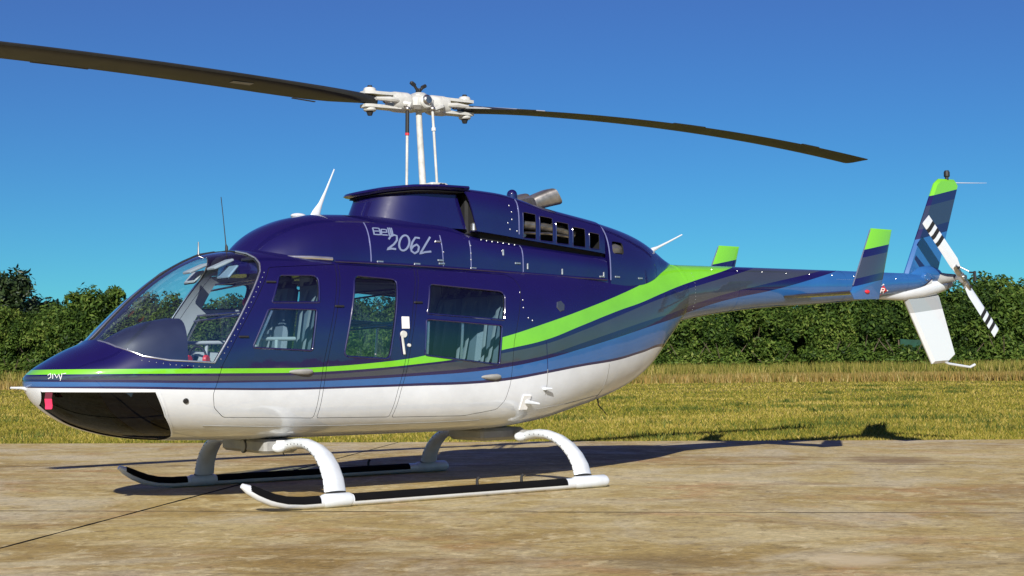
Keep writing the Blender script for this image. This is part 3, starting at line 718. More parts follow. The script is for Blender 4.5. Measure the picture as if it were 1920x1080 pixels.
for s in (1, -1):
    g_ = MB(); xx = lambda r_: .015+s*r_
    pt = lambda r_, dz=0., y=0.: (xx(r_), y, hz(s*r_)+dz)
    g_.tube([pt(.09), pt(.12), pt(.23), pt(.27)], [.072, .082, .082, .074], 18)
    for sgn in (1, -1):                                     # upper and lower tang of the blade grip
        g_.loft([[pt(r_, sgn*(.052+h_), y_) for h_, y_ in ((-.012, -w_), (-.012, w_), (.012, w_), (.012, -w_))] for r_, w_ in ((.20, .06), (.30, .055), (.38, .05), (.46, .055), (.52, .04))])
    gr = part('blade_grip', g_, M['hubwhite'], head)
    part('grip_bolt', MB().cyl(pt(.455, .05), pt(.455, .092), .052, .048, 18, .008), M['hubwhite'], gr)
    part('grip_bolt', MB().cyl(pt(.455, -.092), pt(.455, -.05), .05, .052, 18, .008), M['hubwhite'], gr)
    part('bolt_nut', MB().cyl(pt(.455, -.125), pt(.455, -.09), .018, .03, 8), M['black'], gr)
    part('bolt_nut', MB().cyl(pt(.455, .09), pt(.455, .112), .024, .018, 8), M['black'], gr)
    part('drag_brace', MB().tube([pt(.24, 0, .07), pt(.32, 0, .085), pt(.44, 0, .07)], [.018, .022, .014], 8), M['hubwhite'], gr)
    part('latch_fitting', MB().box(pt(.33, .0, .045), (.05, .05, .05), .008), M['steel'], gr)
    part('pitch_horn', MB().tube([pt(.18, -.02, .07), pt(.15, -.03, .11), (.015+(.17 if s > 0 else -.05), .115 if s > 0 else .13, 2.965)], [.025, .02, .016], 8), M['hubwhite'], gr)
    # blade
    zf = (lambda r_: 2.995+.047*r_-.0102*r_*r_) if s > 0 else (lambda r_: 3.0+.089*r_-.0153*r_*r_)
    def aero(r_, chord, th, pitch, lead):
        prof = [(.0, 0), (.02, .28), (.08, .45), (.2, .5), (.4, .45), (.7, .22), (1, .02), (1, -.02), (.7, -.22), (.4, -.45), (.2, -.5), (.08, -.45), (.02, -.28)]
        out = []
        for u_, v_ in prof:
            cy = (u_-.28)*chord; dz = v_*th
            out.append((xx(r_), lead*(-cy*math.cos(pitch)-0*dz), zf(r_)+dz-cy*math.sin(pitch)))
        return out
    rs = [.40, .46, .52, .60, .72, .9]+list(np.arange(1.1, 5.2, .2))+[5.29, 5.38, 5.41]
    rr = []
    for r_ in rs:
        ch = float(np.interp(r_, [.4, .5, .8, 1.2], [.11, .16, .30, .34])); th = float(np.interp(r_, [.4, .8, 1.2, 5.6], [.075, .055, .042, .036]))
        if r_ > 5.39: ch *= .9
        rr.append(aero(r_, ch, th, R(float(np.interp(r_, [.4, 5.6], [6.5, 3.0]))), s))
    bl = part('main_rotor_blade', MB().loft(rr), M['blade'], H)
    dbl = MB()
    dd_ = [aero(r_, float(np.interp(r_, [.4, .5, .8, 1.2], [.11, .16, .30, .34]))*w_, .05, R(6), s) for r_, w_ in ((.40, 1.02), (.6, .9), (.9, .5), (1.3, .15))]
    dbl.loft([[(p[0], p[1], p[2]+.006) for p in r_[:7]]+[(p[0], p[1], p[2]+.002) for p in r_[:7]][::-1] for r_ in dd_])
    part('blade_doubler', dbl, M['hubwhite'], bl)
    for r0_, r1_ in ((.80, 1.0), (2.6, 3.0), (4.35, 4.6)):
        tb = [[(xx(r_), s*(-(.71*.34)+dy), zf(r_)-.71*.34*math.sin(R(float(np.interp(r_, [.4, 5.6], [6.5, 3.0]))))+dz) for dy, dz in ((0, .003), (-.02, .003), (-.02, -.003), (0, -.003))] for r_ in np.linspace(r0_, r1_, 5)]
        part('trim_tab', MB().loft(tb), M['blade'], bl)
    tip = aero(5.62, .33, .036, R(3), s)
    part('tip_cap', MB().loft([aero(5.405, .30, .03, R(3), s), [(p[0]+s*.02, p[1], p[2]) for p in aero(5.41, .27, .018, R(3), s)]]), M['steel'], bl)
AZ = Matrix.Rotation(R(1.9), 4, 'Z'); PV = Vector((.015, 0, 0))                     # the blades stand a little off the centre line
for o in list(COL.objects):
    if o.parent is H and o.name.split('.')[0] in ('main_rotor_blade', 'rotor_head'): o.matrix_basis = Matrix.Translation(PV) @ AZ @ Matrix.Translation(-PV)
part('blade_inspection_label', MB().box((1.55, .02, 2.995+.047*1.54-.0102*1.54**2-.024), (.16, .07, .003)), M['belly'], H)
# ---- tail: fin, ventral fin, stabiliser, end plates
def slab_y(outline, th, y=0.0, taper=.25):
    "swept plate with an aerofoil-like thickness: outline in X-Z"
    n = len(outline); c_ = Vector((sum(p[0] for p in outline)/n, sum(p[1] for p in outline)/n)); mb = MB()
    ins = shrink(outline, .028)
    mb.loft([[(x, y-th/2, z) for x, z in ins], [(x, y-.006, z) for x, z in outline], [(x, y+.006, z) for x, z in outline], [(x, y+th/2, z) for x, z in ins]])
    return mb
FIN = [(-5.95, 1.80), (-6.00, 1.90), (-6.52, 2.86), (-6.60, 2.918), (-6.87, 2.928), (-6.93, 2.862), (-6.545, 1.93), (-6.50, 1.80)]
fin = part('tail_fin', slab_y(FIN, .07), M['fin'], H)
part('fin_patch', slab_y([(-6.135, 2.105), (-6.085, 2.02), (-6.21, 1.885), (-6.36, 1.93)], .0735), M['navy'], fin)
part('fin_tip_light', MB().tube([(-6.755, 0, 2.90), (-6.755, 0, 2.945), (-6.757, 0, 2.955), (-6.757, 0, 3.0), (-6.757, 0, 3.02)], [.02, .02, .032, .032, .022], 12), M['black'], fin)
part('static_wick', MB().tube([(-6.90, 0, 2.895), (-7.2, 0, 2.915), (-7.47, 0, 2.934)], [.006, .004, .002], 6), M['white'], fin)
vf = part('ventral_fin', slab_y([(-5.95, 1.62), (-6.40, .912), (-6.66, .925), (-6.79, 1.005), (-6.53, 1.66)], .075), M['lowfin'], H)
part('tail_skid', MB().tube([(-6.60, 0, .94), (-6.68, 0, .915), (-7.06, 0, .873), (-7.15, 0, .90)], .014, 8), M['white'], vf)
EP = [(-4.262, 2.165), (-4.55, 2.165), (-4.401, 1.691), (-4.341, 1.512), (-4.0, 1.504), (-3.955, 1.571), (-3.99, 1.62)]
sh_ = MB()
for s in (1, -1):
    half = []
    for y in np.linspace(.10, .985, 8):
        prof = [(0, 0), (.05, -.35), (.25, -.5), (.6, -.3), (1, -.02), (1, .02), (.6, .18), (.25, .32), (.05, .25)]
        half.append([(-3.975-.40*u_, s*y, 1.575+.048*v_) for u_, v_ in prof])
    sh_.loft(half)
stab = part('stabiliser', sh_, M['slate'], H)
for s in (1, -1):
    ep = part('end_plate', slab_y(EP, .035, s*.99), M['endplate'], stab)
    part('navigation_light', MB().sphere((-4.16, s*1.012, 1.575), .018, (1.7, 1, 1)), M['red'], ep)
    part('leading_edge_strip', MB().tube([(-4.25, s*.99, 2.15), (-3.99, s*.99, 1.63)], .006, 6), M['silver'], ep)
    for k in range(8): pass
# badge on the boom
bd = (-5.47, 1.665)
def on_boom(dx, dz, off=.003): X, z = bd[0]+dx, bd[1]+dz; return (X, half_width(BOOM, X, z)+off, z)
dia = MB().add([on_boom(.10, 0), on_boom(0, .072), on_boom(-.10, 0), on_boom(0, -.068)], [(0, 1, 2, 3)]); bo = part('badge', dia, M['decalwhite'], H, smooth=False)
dia = MB().add([on_boom(.078, 0, .005), on_boom(0, .054, .005), on_boom(-.078, 0, .005), on_boom(0, -.052, .005)], [(0, 1, 2, 3)]); part('badge_field', dia, M['red'], bo, smooth=False)
bt = MB()
for st_ in ([(.03, -.022), (.03, .024)], [(.03, .024), (-.015, .024), (-.022, .012), (-.015, .002), (.03, .002)], [(.0, .002), (-.024, -.022)]):
    draped_ribbon(BOOM, [(bd[0]+a_, bd[1]+b_) for a_, b_ in st_], .009, .008, 1, .01, .001, bt)
part('badge_letter', bt, M['decalwhite'], bo, smooth=False)
# ---- tail cone, gearbox and tail rotor
tc_ = MB().tube([(-5.55, 0, 1.63), (-5.9, 0, 1.66), (-6.2, 0, 1.70), (-6.45, 0, 1.735), (-6.62, 0, 1.765)], [.045, .082, .095, .088, .070], 18)
part('tail_cone', tc_, M['white'], H)
part('tail_cone_end', MB().tube([(-6.60, 0, 1.76), (-6.66, 0, 1.772), (-6.74, 0, 1.785)], [.062, .066, .05], 16), M['belly'], H)
gb = MB().tube([(-6.05, 0, 1.84), (-6.2, 0, 1.865), (-6.36, 0, 1.87), (-6.50, 0, 1.855), (-6.62, 0, 1.835)], [.04, .085, .10, .085, .04], 16)
gbx = part('gearbox_fairing', gb, M['blue'], H)
part('gearbox_port', MB().cyl((-6.22, .07, 1.835), (-6.22, .115, 1.835), .055, .045, 18, .008), M['blue'], gbx)
part('gearbox_sleeve', MB().tube([(-6.50, .02, 1.83), (-6.53, .12, 1.826), (-6.545, .22, 1.825)], [.07, .052, .04], 14), M['belly'], gbx)
TR = Vector((-6.55, .30, 1.825))
tr = empty('tail_rotor', TR, H)
part('rotor_shaft', MB().cyl((0, -.10, 0), (0, .05, 0), .026), M['steel'], tr)
part('rotor_hub', MB().box((0, .0, 0), (.11, .07, .07), .012, Matrix.Rotation(-R(44), 3, 'Y')), M['steel'], tr)
part('crosshead', MB().tube([(-.04, .07, .05), (-.10, .09, .05)], .009, 8), M['black'], tr)
part('crosshead', MB().box((-.10, .09, .01), (.022, .03, .11), .005), M['black'], tr)
bdir = Vector((.72, 0, .694)).normalized(); bper = Vector((-bdir.z, 0, bdir.x))
for s in (1, -1):
    mb1, mb2 = MB(), MB()
    def blade_ring(r_, ch, th, tw):
        prof = [(0, 0), (.1, .4), (.3, .5), (.6, .3), (1, .03), (1, -.03), (.6, -.3), (.3, -.5), (.1, -.4)]; o_ = []
        for u_, v_ in prof:
            a_ = (u_-.35)*ch
            o_.append(bdir*(s*r_)+bper*(s*a_*math.cos(tw)-0)+Vector((0, 1, 0))*(v_*th+a_*math.sin(tw)))
        return o_
    rs = [.10, .14, .20, .3, .45, .6, .75, .82]
    tb = part('tail_rotor_blade', MB().loft([blade_ring(r_, float(np.interp(r_, [.1, .2], [.09, .135])), .018, R(12-10*r_)) for r_ in rs]), M['white'], tr)
    for r0_ in (.49, .59, .69):
        ra = [blade_ring(r_, .138, .022, R(12-10*r_)) for r_ in (r0_, r0_+.05)]
        part('blade_stripe', MB().loft(ra, False, False), M['black'], tb)
    part('blade_grip', MB().tube([bdir*(s*.04), bdir*(s*.10), bdir*(s*.17)], [.032, .036, .028], 10), M['steel'], tr)
    part('grip_bolt', MB().cyl(bdir*(s*.14)+Vector((0, -.04, 0)), bdir*(s*.14)+Vector((0, .05, 0)), .014), M['black'], tr)
    part('pitch_link', MB().tube([bdir*(s*.10)+bper*(s*.06), bdir*(s*.03)+bper*(s*.055)+Vector((0, .08, 0))], .008, 6), M['steel'], tr)
# ---- skids and cross tubes
for s in (1, -1):
    zc = .044
    path = [(-.96, s*1.12, zc), (-.955, s*1.12, zc), (-.94, s*1.12, zc), (-.5, s*1.12, zc), (.5, s*1.12, zc), (1.4, s*1.12, zc), (1.62, s*1.12, zc), (1.74, s*1.12, zc+.010), (1.84, s*1.12, zc+.034), (1.93, s*1.12, zc+.072), (2.0, s*1.12, zc+.112), (2.045, s*1.12, zc+.138)]
    sk = part('skid_tube', MB().tube(path, [.012, .032, .040]+[.040]*6+[.036, .030, .016], 16, ref=(0, 0, 1)), M['white'], H)
    gp = [p for p in path if p[0] > -.45]; rings = []
    xs_ = [p[0] for p in path]; zs_ = [p[2] for p in path]
    for X in list(np.arange(-.55, 1.25, .15))+[1.25]+list(np.arange(1.5, 1.99, .04))+[2.0]:
        z0 = float(np.interp(X, xs_, zs_)); sl = (float(np.interp(X+.02, xs_, zs_))-float(np.interp(X-.02, xs_, zs_)))/.04; rr_ = float(np.interp(X, [1.85, 1.95, 2.04], [.0425, .038, .022]))
        arcp = [R(a_) for a_ in range(-8, 190, 14)]
        o_ = [(X-sl*rr_*math.sin(a_), s*(1.12+rr_*math.cos(a_)), z0+rr_*math.sin(a_)) for a_ in arcp]+[(X-sl*.012*math.sin(a_), s*(1.12+.012*math.cos(a_)), z0+.012*math.sin(a_)) for a_ in arcp[::-1]]
        rings.append((X, o_))
    part('walkway_grip', MB().loft([o_ for X, o_ in rings if X <= 1.26]), M['grip'], sk)
    part('walkway_grip', MB().loft([o_ for X, o_ in rings if X >= 1.49]), M['grip'], sk)
    part('wear_shoe', MB().tube([(-.9, s*1.12, .012), (1.62, s*1.12, .012)], .014, 6), M['steel'], sk)
    for X in (1.367, -.74):
        xl = .105 if X > 0 else .20
        part('saddle', MB().tube([(X-xl, s*1.12, zc+.004), (X-xl+.015, s*1.12, zc+.004), (X+.09, s*1.12, zc+.004), (X+.105, s*1.12, zc+.004)], [.042, .047, .047, .042], 18, ref=(0, 0, 1)), M['fairing'], sk)
        part('saddle_seal', MB().tube([(X-.075, s*1.107, .092), (X, s*1.10, .098), (X+.07, s*1.107, .092)], .009, 6), M['black'], sk)
    for X in (-.15, .24): part('tie_down_lug', MB().tube([(X, s*1.12, .07), (X, s*1.12, .12), (X-.015, s*1.12, .135)], [.012, .010, .012], 8), M['black'], sk)
for X, pth in ((1.367, [(.36, .375), (.48, .392), (.60, .402), (.72, .400), (.83, .378), (.93, .333), (1.01, .265), (1.065, .185), (1.09, .10)]), (-.74, [(.30, .355), (.42, .378), (.55, .392), (.68, .388), (.80, .363), (.91, .315), (1.0, .248), (1.06, .175), (1.09, .10)])):
    ct = part('cross_tube', MB().tube([(X, -.5, .385), (X, 0, .385), (X, .5, .385)], .034, 12), M['belly'], H)
    for s in (1, -1):
        pts = [Vector((X, s*y, z)) for y, z in pth]; rings = []
        for i, p in enumerate(pts):
            d = (pts[min(i+1, 8)]-pts[max(i-1, 0)]).normalized(); ax = Vector((1, 0, 0)); nn = d.cross(ax).normalized()
            cw = float(np.interp(i, [0, 1, 2, 4, 8], [.038, .042, .050, .064, .076])); tw = float(np.interp(i, [0, 1, 8], [.040, .038, .036]))
            rings.append([p+ax*(cw*math.cos(2*math.pi*k/20)*(1.0 if math.cos(2*math.pi*k/20) > 0 else 1.15))+nn*(tw*math.sin(2*math.pi*k/20)*(1-.35*max(0, -math.cos(2*math.pi*k/20)))) for k in range(20)])
        fr_ = part('leg_fairing', MB().loft(rings), M['fairing'], ct)
        for i in range(1, 9):
            for q in (0, .5):
                if i == 8 and q: continue
                a_ = rings[i][0] if not q else rings[i][0].lerp(rings[i+1][0], q)
                part('screw', MB().sphere(a_, .0045, n=6, m=4), M['black'], fr_)
        part('fairing_collar', MB().sphere((X+.05, s*.37, .365), .05, (1.1, .9, .75)), M['fairing'], ct)
hb = part('front_gear_housing', MB().box((1.40, 0, .375), (.26, .74, .10), .02), M['belly'], H)
part('landing_light', MB().cyl((1.535, .02, .37), (1.525, .02, .37), .052, .052, 20), M['black'], hb)
part('light_lens', MB().cyl((1.54, .02, .37), (1.53, .02, .37), .042, .042, 20), M['belly'], hb)
part('identification_plate', MB().box((1.37, .374, .395), (.15, .008, .045), .003), M['decalwhite'], hb)
part('rear_gear_housing', MB().box((-.62, 0, .385), (.44, .50, .10), .025), M['belly'], H)
# ---- small fittings on the hull
def plate(name, X, z, w, h, mat, parent, th=.006, rnd=0):
    p = surf(POD, X, z); n_ = surf_normal(POD, X, z); o = put(name, MB().box((0, 0, 0), (w, th, h), .0025).mesh(name, M[mat]), parent); o.location = p+n_*(th*.4)
    o.rotation_euler = n_.to_track_quat('Y', 'Z').to_euler(); return o
CD, MD, PD = doors[0][0], doors[1][0], doors[2][0]
plate('placard', .545, 1.25, .065, .09, 'decalwhite', MD)
h1 = MB(); h1.cyl((0, -.004, .05), (0, .012, .05), .028, .024, 16); h1.box((.008, .012, -.03), (.020, .012, .14), .005, Matrix.Rotation(R(8), 3, 'Y')); h1.cyl((-.045, 0, -.03), (-.045, .012, -.03), .014, .012, 10)
o = put('handle', h1.mesh('handle', M['hubwhite']), MD); o.location = surf(POD, .565, 1.115); 
tear = MB().tube([(.085, 0, 0), (.05, .012, 0), (0, .022, .0), (-.05, .022, 0), (-.085, .012, 0)], [.006, .016, .022, .024, .016], 10, .9)
for d_, X, z in ((CD, 1.40, .899), (PD, -.205, .845)):
    o = put('handle', tear.mesh('handle', M['belly']), d_); o.location = surf(POD, X, z, -.008)
for d_, L in ((CD, [(1.585, 1.52), (1.82, 1.14)]), (MD, [(1.085, 1.36)]), (PD, [(.425, 1.40)])):
    for X, z in L: plate('hinge', X, z, .07, .014, 'black', d_, .014)
pp = plate('drain_plate', -.57, .645, .085, .13, 'decalwhite', hull, .01)
o = put('drain_spout', MB().tube([(0, 0, .02), (0, .03, .015), (-.10, .05, .0)], [.022, .018, .008], 8).mesh('drain_spout', M['fairing']), hull); o.location = surf(POD, -.58, .63)
o = put('fuel_vent', MB().tube([(0, 0, 0), (-.01, .025, 0), (-.06, .03, 0)], [.012, .012, .008], 8).mesh('fuel_vent', M['fairing']), hull); o.location = surf(POD, -.74, .745)
fc = put('filler_cap', MB().cyl((0, -.006, 0), (0, .006, 0), .048, .045, 6, .003).mesh('filler_cap', M['slate']), hull); fc.location = surf(POD, -.925, 1.40); n_ = surf_normal(POD, -.925, 1.40); fc.rotation_euler = n_.to_track_quat('Y', 'Z').to_euler()
sp_ = put('static_port', MB().cyl((0, -.006, 0), (0, .008, 0), .022, .016, 12).mesh('static_port', M['black']), hull); sp_.location = surf(POD, 2.21, .715); sp_.rotation_euler = surf_normal(POD, 2.21, .715).to_track_quat('Y', 'Z').to_euler()
part('pitot_tube', MB().tube([(2.99, 0, .775), (3.06, 0, .805), (3.10, 0, .812), (3.17, 0, .814)], [.026, .015, .009, .007], 10), M['white'], H)
seam(POD, [(-.77, .70), (-.765, .90)], .004, 'belly', hull); seam(POD, [(-.765, .90), (-.755, 1.12)], .004, 'navy', hull); seam(POD, [(-1.55, .60), (-1.50, .94)], .004, 'belly', hull); seam(POD, [(-.74, .585), (-1.1, .62), (-1.55, .68)], .004, 'belly', hull)
seam(POD, [(2.05, .545), (1.6, .522), (1.0, .512), (.2, .51), (-.2, .515)], .006, 'belly', hull); seam(POD, [(2.39, .79), (2.30, .61), (2.19, .47)], .010, 'white', hull, off=.002)
rv2 = MB().sphere((0, 0, 0), .0045, (1, .6, 1), 6, 4).mesh('rivet', M['silver'])
for k_ in range(9):
    q = surf(BOOM, -3.05-.33*k_, 1.795, .0); o = put('rivet', rv2, hull); o.location = q
fine_rv = MB().sphere((0, 0, 0), .0036, (1, .5, 1), 5, 3).mesh('rivet', M['silver'])
def rivet_row(T, pts, step, parent, sides=(1,)):
    for p in resample([(a_, b_, 0) for a_, b_ in pts], step):
        for s in sides: q = surf(T, p.x, p.y, .001); o = put('rivet', fine_rv, parent); o.location = (q.x, s*q.y, q.z)
rivet_row(POD, [(2.49, .985), (2.32, .955), (2.06, .938)], .035, hull)
rivet_row(POD, [(1.985, .99), (1.86, 1.19), (1.725, 1.415), (1.615, 1.59)], .04, hull)
rivet_row(POD, [(-.60, .58), (-.95, .60), (-1.4, .68)], .05, hull); rivet_row(BOOM, [(-2.75, 1.42), (-2.75, 1.75)], .03, hull); rivet_row(BOOM, [(-4.75, 1.76), (-5.15, 1.765)], .03, hull)
# ---- cabin
part('cabin_floor', MB().box((.75, 0, .545), (2.6, .90, .03), .005), M['seatdark'], H)
part('aft_bulkhead', MB().box((-.62, 0, 1.06), (.04, .90, 1.0), .01), M['seatdark'], H)
part('cabin_divider', MB().box((.98, 0, 1.22), (.10, .20, 1.0), .02), M['lining'], H)
part('seat_pedestal', MB().box((1.25, 0, .67), (.55, .98, .26), .02), M['seatdark'], H)
part('seat_pedestal', MB().box((-.28, 0, .67), (.50, .94, .26), .02), M['seatdark'], H)
def seat(x, y, hgt=.62, w=.46, tilt=8):
    st_ = empty('seat', (x, y, .80), H); rot = Matrix.Rotation(-R(tilt), 3, 'Y')
    part('seat_cushion', MB().box((.03, 0, .04), (.46, w, .10), .035), M['seat'], st_)
    part('backrest', MB().box((-.22, 0, .10+hgt/2), (.09, w, hgt), .035, rot), M['seat'], st_)
    part('headrest', MB().box((-.285, 0, .14+hgt+.03), (.07, w*.55, .13), .03, rot), M['seat'], st_)
    for yy in (-.08, .08): part('harness', MB().tube([(-.25, yy, .12+hgt), (-.165, yy*.9, .06+hgt*.8), (-.10, yy*.6, .20), (-.06, yy*.3, .10)], [.022]*4, 6, .15, ref=(0, 1, 0)), M['webbing'], st_)
    return st_
seat(1.33, .30, .66); seat(1.33, -.30, .66)
for y in (.36, 0, -.36): seat(-.27, y, .62, .34)
gsr = []
for X, z, w in ((2.60, 1.09, .10), (2.50, 1.155, .20), (2.38, 1.215, .25), (2.25, 1.26, .27), (2.12, 1.285, .28), (2.06, 1.285, .28)):
    gsr.append([(X, w*math.copysign(abs(math.cos(a_))**.6, math.cos(a_)), .80+(z-.80)*abs(math.sin(a_))**.45 if math.sin(a_) >= 0 else .80) for a_ in [math.pi*k/16 for k in range(17)]])
ip = part('instrument_panel', MB().loft(gsr), M['panel'], H)
part('centre_pedestal', MB().box((1.95, 0, .74), (.26, .18, .46), .03), M['panel'], H)
for s in (.3, -.3): part('control_stick', MB().tube([(1.72, s, .52), (1.80, s, .75), (1.78, s, .95), (1.76, s, 1.02)], [.014, .012, .012, .02], 8), M['black'], H)
for s in (1, -1):
    part('door_pull', MB().tube([(1.86, s*.60, 1.12), (1.80, s*.585, 1.125), (1.40, s*.58, 1.13)], .014, 8), M['lining'], doors[0][0 if s > 0 else 1])
    part('door_stay', MB().tube([(1.55, s*.60, 1.12), (1.57, s*.615, .80)], .013, 8), M['lining'], doors[0][0 if s > 0 else 1])
    part('overhead_lamp_rail', MB().box((1.80, s*.22, 1.66), (.16, .14, .02), .005, Matrix.Rotation(R(25), 3, 'Y')), M['lining'], H)
    part('sun_visor', MB().box((1.78, s*.30, 1.60), (.02, .20, .12), .008, Matrix.Rotation(R(-40), 3, 'Y')), vary('smoked_visor', (.22, .33, .42, 1), .3) if s > 0 else M['lining'], H)
    seam(POD, [(1.60, 1.325), (1.722, 1.085)], .016, 'silver', doors[0][0], 'slide_rail', -.012) if s > 0 else None
for X0, X1 in ((.335, .352), (.03, .052)): seam(POD, [(X0, 1.262), (X1, 1.02 if X0 > .2 else .985)], .020, 'silver', PD, 'slide_rail', -.016)
for s in (1, -1):
    part('console_duct', MB().box((.15, s*.0+.0, 1.62), (1.5, .3, .05), .02), M['seatdark'], H) if s > 0 else None
def headset(loc_, rz, label):
    hs = empty('headset', loc_); hs.rotation_euler = (0, 0, rz); tag(hs, label, 'headset')
    for s in (1, -1): part('ear_cup', MB().cyl((0, s*.07, 0), (0, s*.10, 0), .036, .032, 12, .006), M['red'], hs)
    part('headband', MB().tube([(0, .085*math.cos(a_), .085*1.15*math.sin(a_)) for a_ in [math.pi*k/10 for k in range(11)]], .009, 6), M['black'], hs)
headset((1.66, -.52, 1.0), .5, 'red and black headset hanging at the far crew door of the cockpit'); headset((1.40, -.1, 1.42), .2, 'red and black headset hung between the crew seats')
ws_ = empty('warning_streamer', (2.99, .25, .675))
for nm_, zs_s, mt_ in (('strap', (.785, .765, .742), vary('dark_red_webbing', (.10, .008, .02, 1), .8)), ('flag', (.742, .72, .70, .682, .675), M['pink'])):
    strm = MB(); strm.loft([[(-.52*dx*(1 if z > .678 else .85)+.85*(.008+dy_+.004*math.sin(z*70)), .85*dx*(1 if z > .678 else .85)+.52*(.008+dy_+.004*math.sin(z*70)), z-.675) for dx, dy_ in ((-.029, 0), (.029, 0), (.029, .004), (-.029, .004))] for z in zs_s])
    part(nm_, strm, mt_, ws_)
tag(ws_, 'short red fabric streamer hanging over the dark chin window', 'streamer')

# ================================================================== vegetation
def tint_mat(name, stops, rough=.6, trans=.0, spec=.3, patch=0, seed_scale=.3):
    m, t, b = base_mat(name, (.1, .1, .1, 1), rough, spec=spec)
    at_ = t.new('ShaderNodeAttribute'); at_.attribute_name = 'tint'
    f = at_.outputs['Fac']
    if not patch: f = t.math('ADD', f, t.math('MULTIPLY_ADD', t.new('ShaderNodeObjectInfo').outputs['Random'], .34, -.17))
    if patch:
        n = t.noise(seed_scale, 5, .6, t.new('ShaderNodeTexCoord').outputs['Object'])
        f = t.math('ADD', f, t.math('MULTIPLY_ADD', n, patch*2, -patch))
    c = t.ramp(f, stops); t.link(c, b.inputs['Base Color'])
    if trans:
        tl = t.new('ShaderNodeBsdfTranslucent'); t.link(c, tl.inputs[0]); mx = t.new('ShaderNodeMixShader'); mx.inputs[0].default_value = trans
        out = [n for n in t.n if n.type == 'OUTPUT_MATERIAL'][0]; t.link(b.outputs[0], mx.inputs[1]); t.link(tl.outputs[0], mx.inputs[2]); t.link(mx.outputs[0], out.inputs[0])
    return m
def tri_mesh(name, V, tint, mat, per=3):
    n = len(V)//per; me = bpy.data.meshes.new(name); me.vertices.add(len(V)); me.vertices.foreach_set('co', V.astype(np.float32).ravel())
    me.loops.add(len(V)); me.loops.foreach_set('vertex_index', np.arange(len(V), dtype=np.int32)); me.polygons.add(n)
    me.polygons.foreach_set('loop_start', np.arange(0, len(V), per, dtype=np.int32)); me.polygons.foreach_set('loop_total', np.full(n, per, dtype=np.int32))
    a = me.attributes.new('tint', 'FLOAT', 'POINT'); a.data.foreach_set('value', np.repeat(tint, per).astype(np.float32)); me.materials.append(mat); me.update(); me.validate(); return me
E1n, N1n = np.array(E1)[:2], np.array(N1)[:2]; camxy = np.array(CAM)[:2]; fwd2 = np.array([math.cos(YAW), math.sin(YAW)]); rt2 = np.array([math.sin(YAW), -math.cos(YAW)])
def gz(P_):
    d = EDGE-P_@N1n; return np.where(d <= 0, -.03, -.03+.0085*np.minimum(d, 60))
def scatter(n, d0, d1, spread=.74):
    inv = rng.uniform(1/d1, 1/d0, n); d = 1/inv; s = rng.uniform(-spread, spread, n)
    P_ = camxy+d[:, None]*(fwd2+s[:, None]*rt2); ee = P_@E1n; k = (P_@N1n) < EDGE+.03*np.sin(ee*2.3)+.03*np.sin(ee*5.9+1)+.02*np.sin(ee*13.); return P_[k], d[k]
def grass(name, P_, d, hmin, hmax, wk, mat, lean=.6, tint_s=.22, fade=None):
    n = len(P_); h = rng.uniform(hmin, hmax, n); a = rng.uniform(0, 2*math.pi, n); w = wk*d*rng.uniform(.6, 1.4, n)
    B = np.c_[P_, gz(P_)-.01]; ca, sa = np.cos(a), np.sin(a); L = rng.uniform(.1, 1, n)*lean*h; la = rng.uniform(0, 2*math.pi, n)
    T_ = B+np.c_[L*np.cos(la), L*np.sin(la), h]; S = np.c_[w*ca, w*sa, np.zeros(n)]
    V = np.stack([B-S, B+S, T_], 1).reshape(-1, 3); t_ = np.clip(rng.normal(.5, tint_s, n), 0, 1)
    return put(name, tri_mesh(name, V, t_, mat))
M['grass'] = tint_mat('mown_grass', [(.1, (.075, .105, .012, 1)), (.4, (.20, .20, .022, 1)), (.65, (.36, .29, .045, 1)), (.95, (.56, .44, .14, 1))], .7, .25, .2, .62, .30)
M['tall'] = tint_mat('dry_tall_grass', [(.05, (.10, .115, .022, 1)), (.35, (.22, .185, .042, 1)), (.65, (.30, .19, .055, 1)), (.95, (.44, .36, .15, 1))], .8, .25, .2, .45, .22)
P_, d = scatter(640000, 15, 62)
o = grass('mown_grass', P_, d, .025, .068, .00045, M['grass'], 1.2); o['kind'] = 'stuff'
tag(o, 'short patchy yellow green mown grass beside the concrete apron', 'grass')
P_, d = scatter(1250000, 40, 72); dd_ = EDGE-P_@N1n
wv = 1.6*np.sin((P_@E1n)*.35)+.9*np.sin((P_@E1n)*1.1+1)
clump = 1+.28*np.sin((P_@E1n)*.9+.6*np.sin(dd_*2.1))+.18*np.sin((P_@E1n)*2.7+2)
k = (dd_ > 36.5+wv*.35) & (dd_ < 41+wv*.4) & (rng.uniform(size=len(P_)) < .75); P1, d1 = P_[k][:90000], d[k][:90000]
o = grass('tall_dry_grass', P1, d1, .18, .42, .0005, M['tall'], .5); o['kind'] = 'stuff'
tag(o, 'tall dry brown grass strip in front of the hedge trees', 'grass')
M['rank'] = tint_mat('rank_grass', [(.05, (.075, .10, .016, 1)), (.4, (.17, .175, .030, 1)), (.7, (.29, .24, .055, 1)), (.95, (.42, .34, .12, 1))], .8, .25, .2, .3, .3)
k = (dd_ > 40.5+wv*.4) & (dd_ < 47.5) & (rng.uniform(size=len(P_)) < .35*clump); P1, d1 = P_[k][:90000], d[k][:90000]
o = grass('rank_green_grass', P1, d1, .35, .85, .0006, M['rank'], .55); o['kind'] = 'stuff'
tag(o, 'rank yellow green grass growing up against the hedge trees', 'grass')
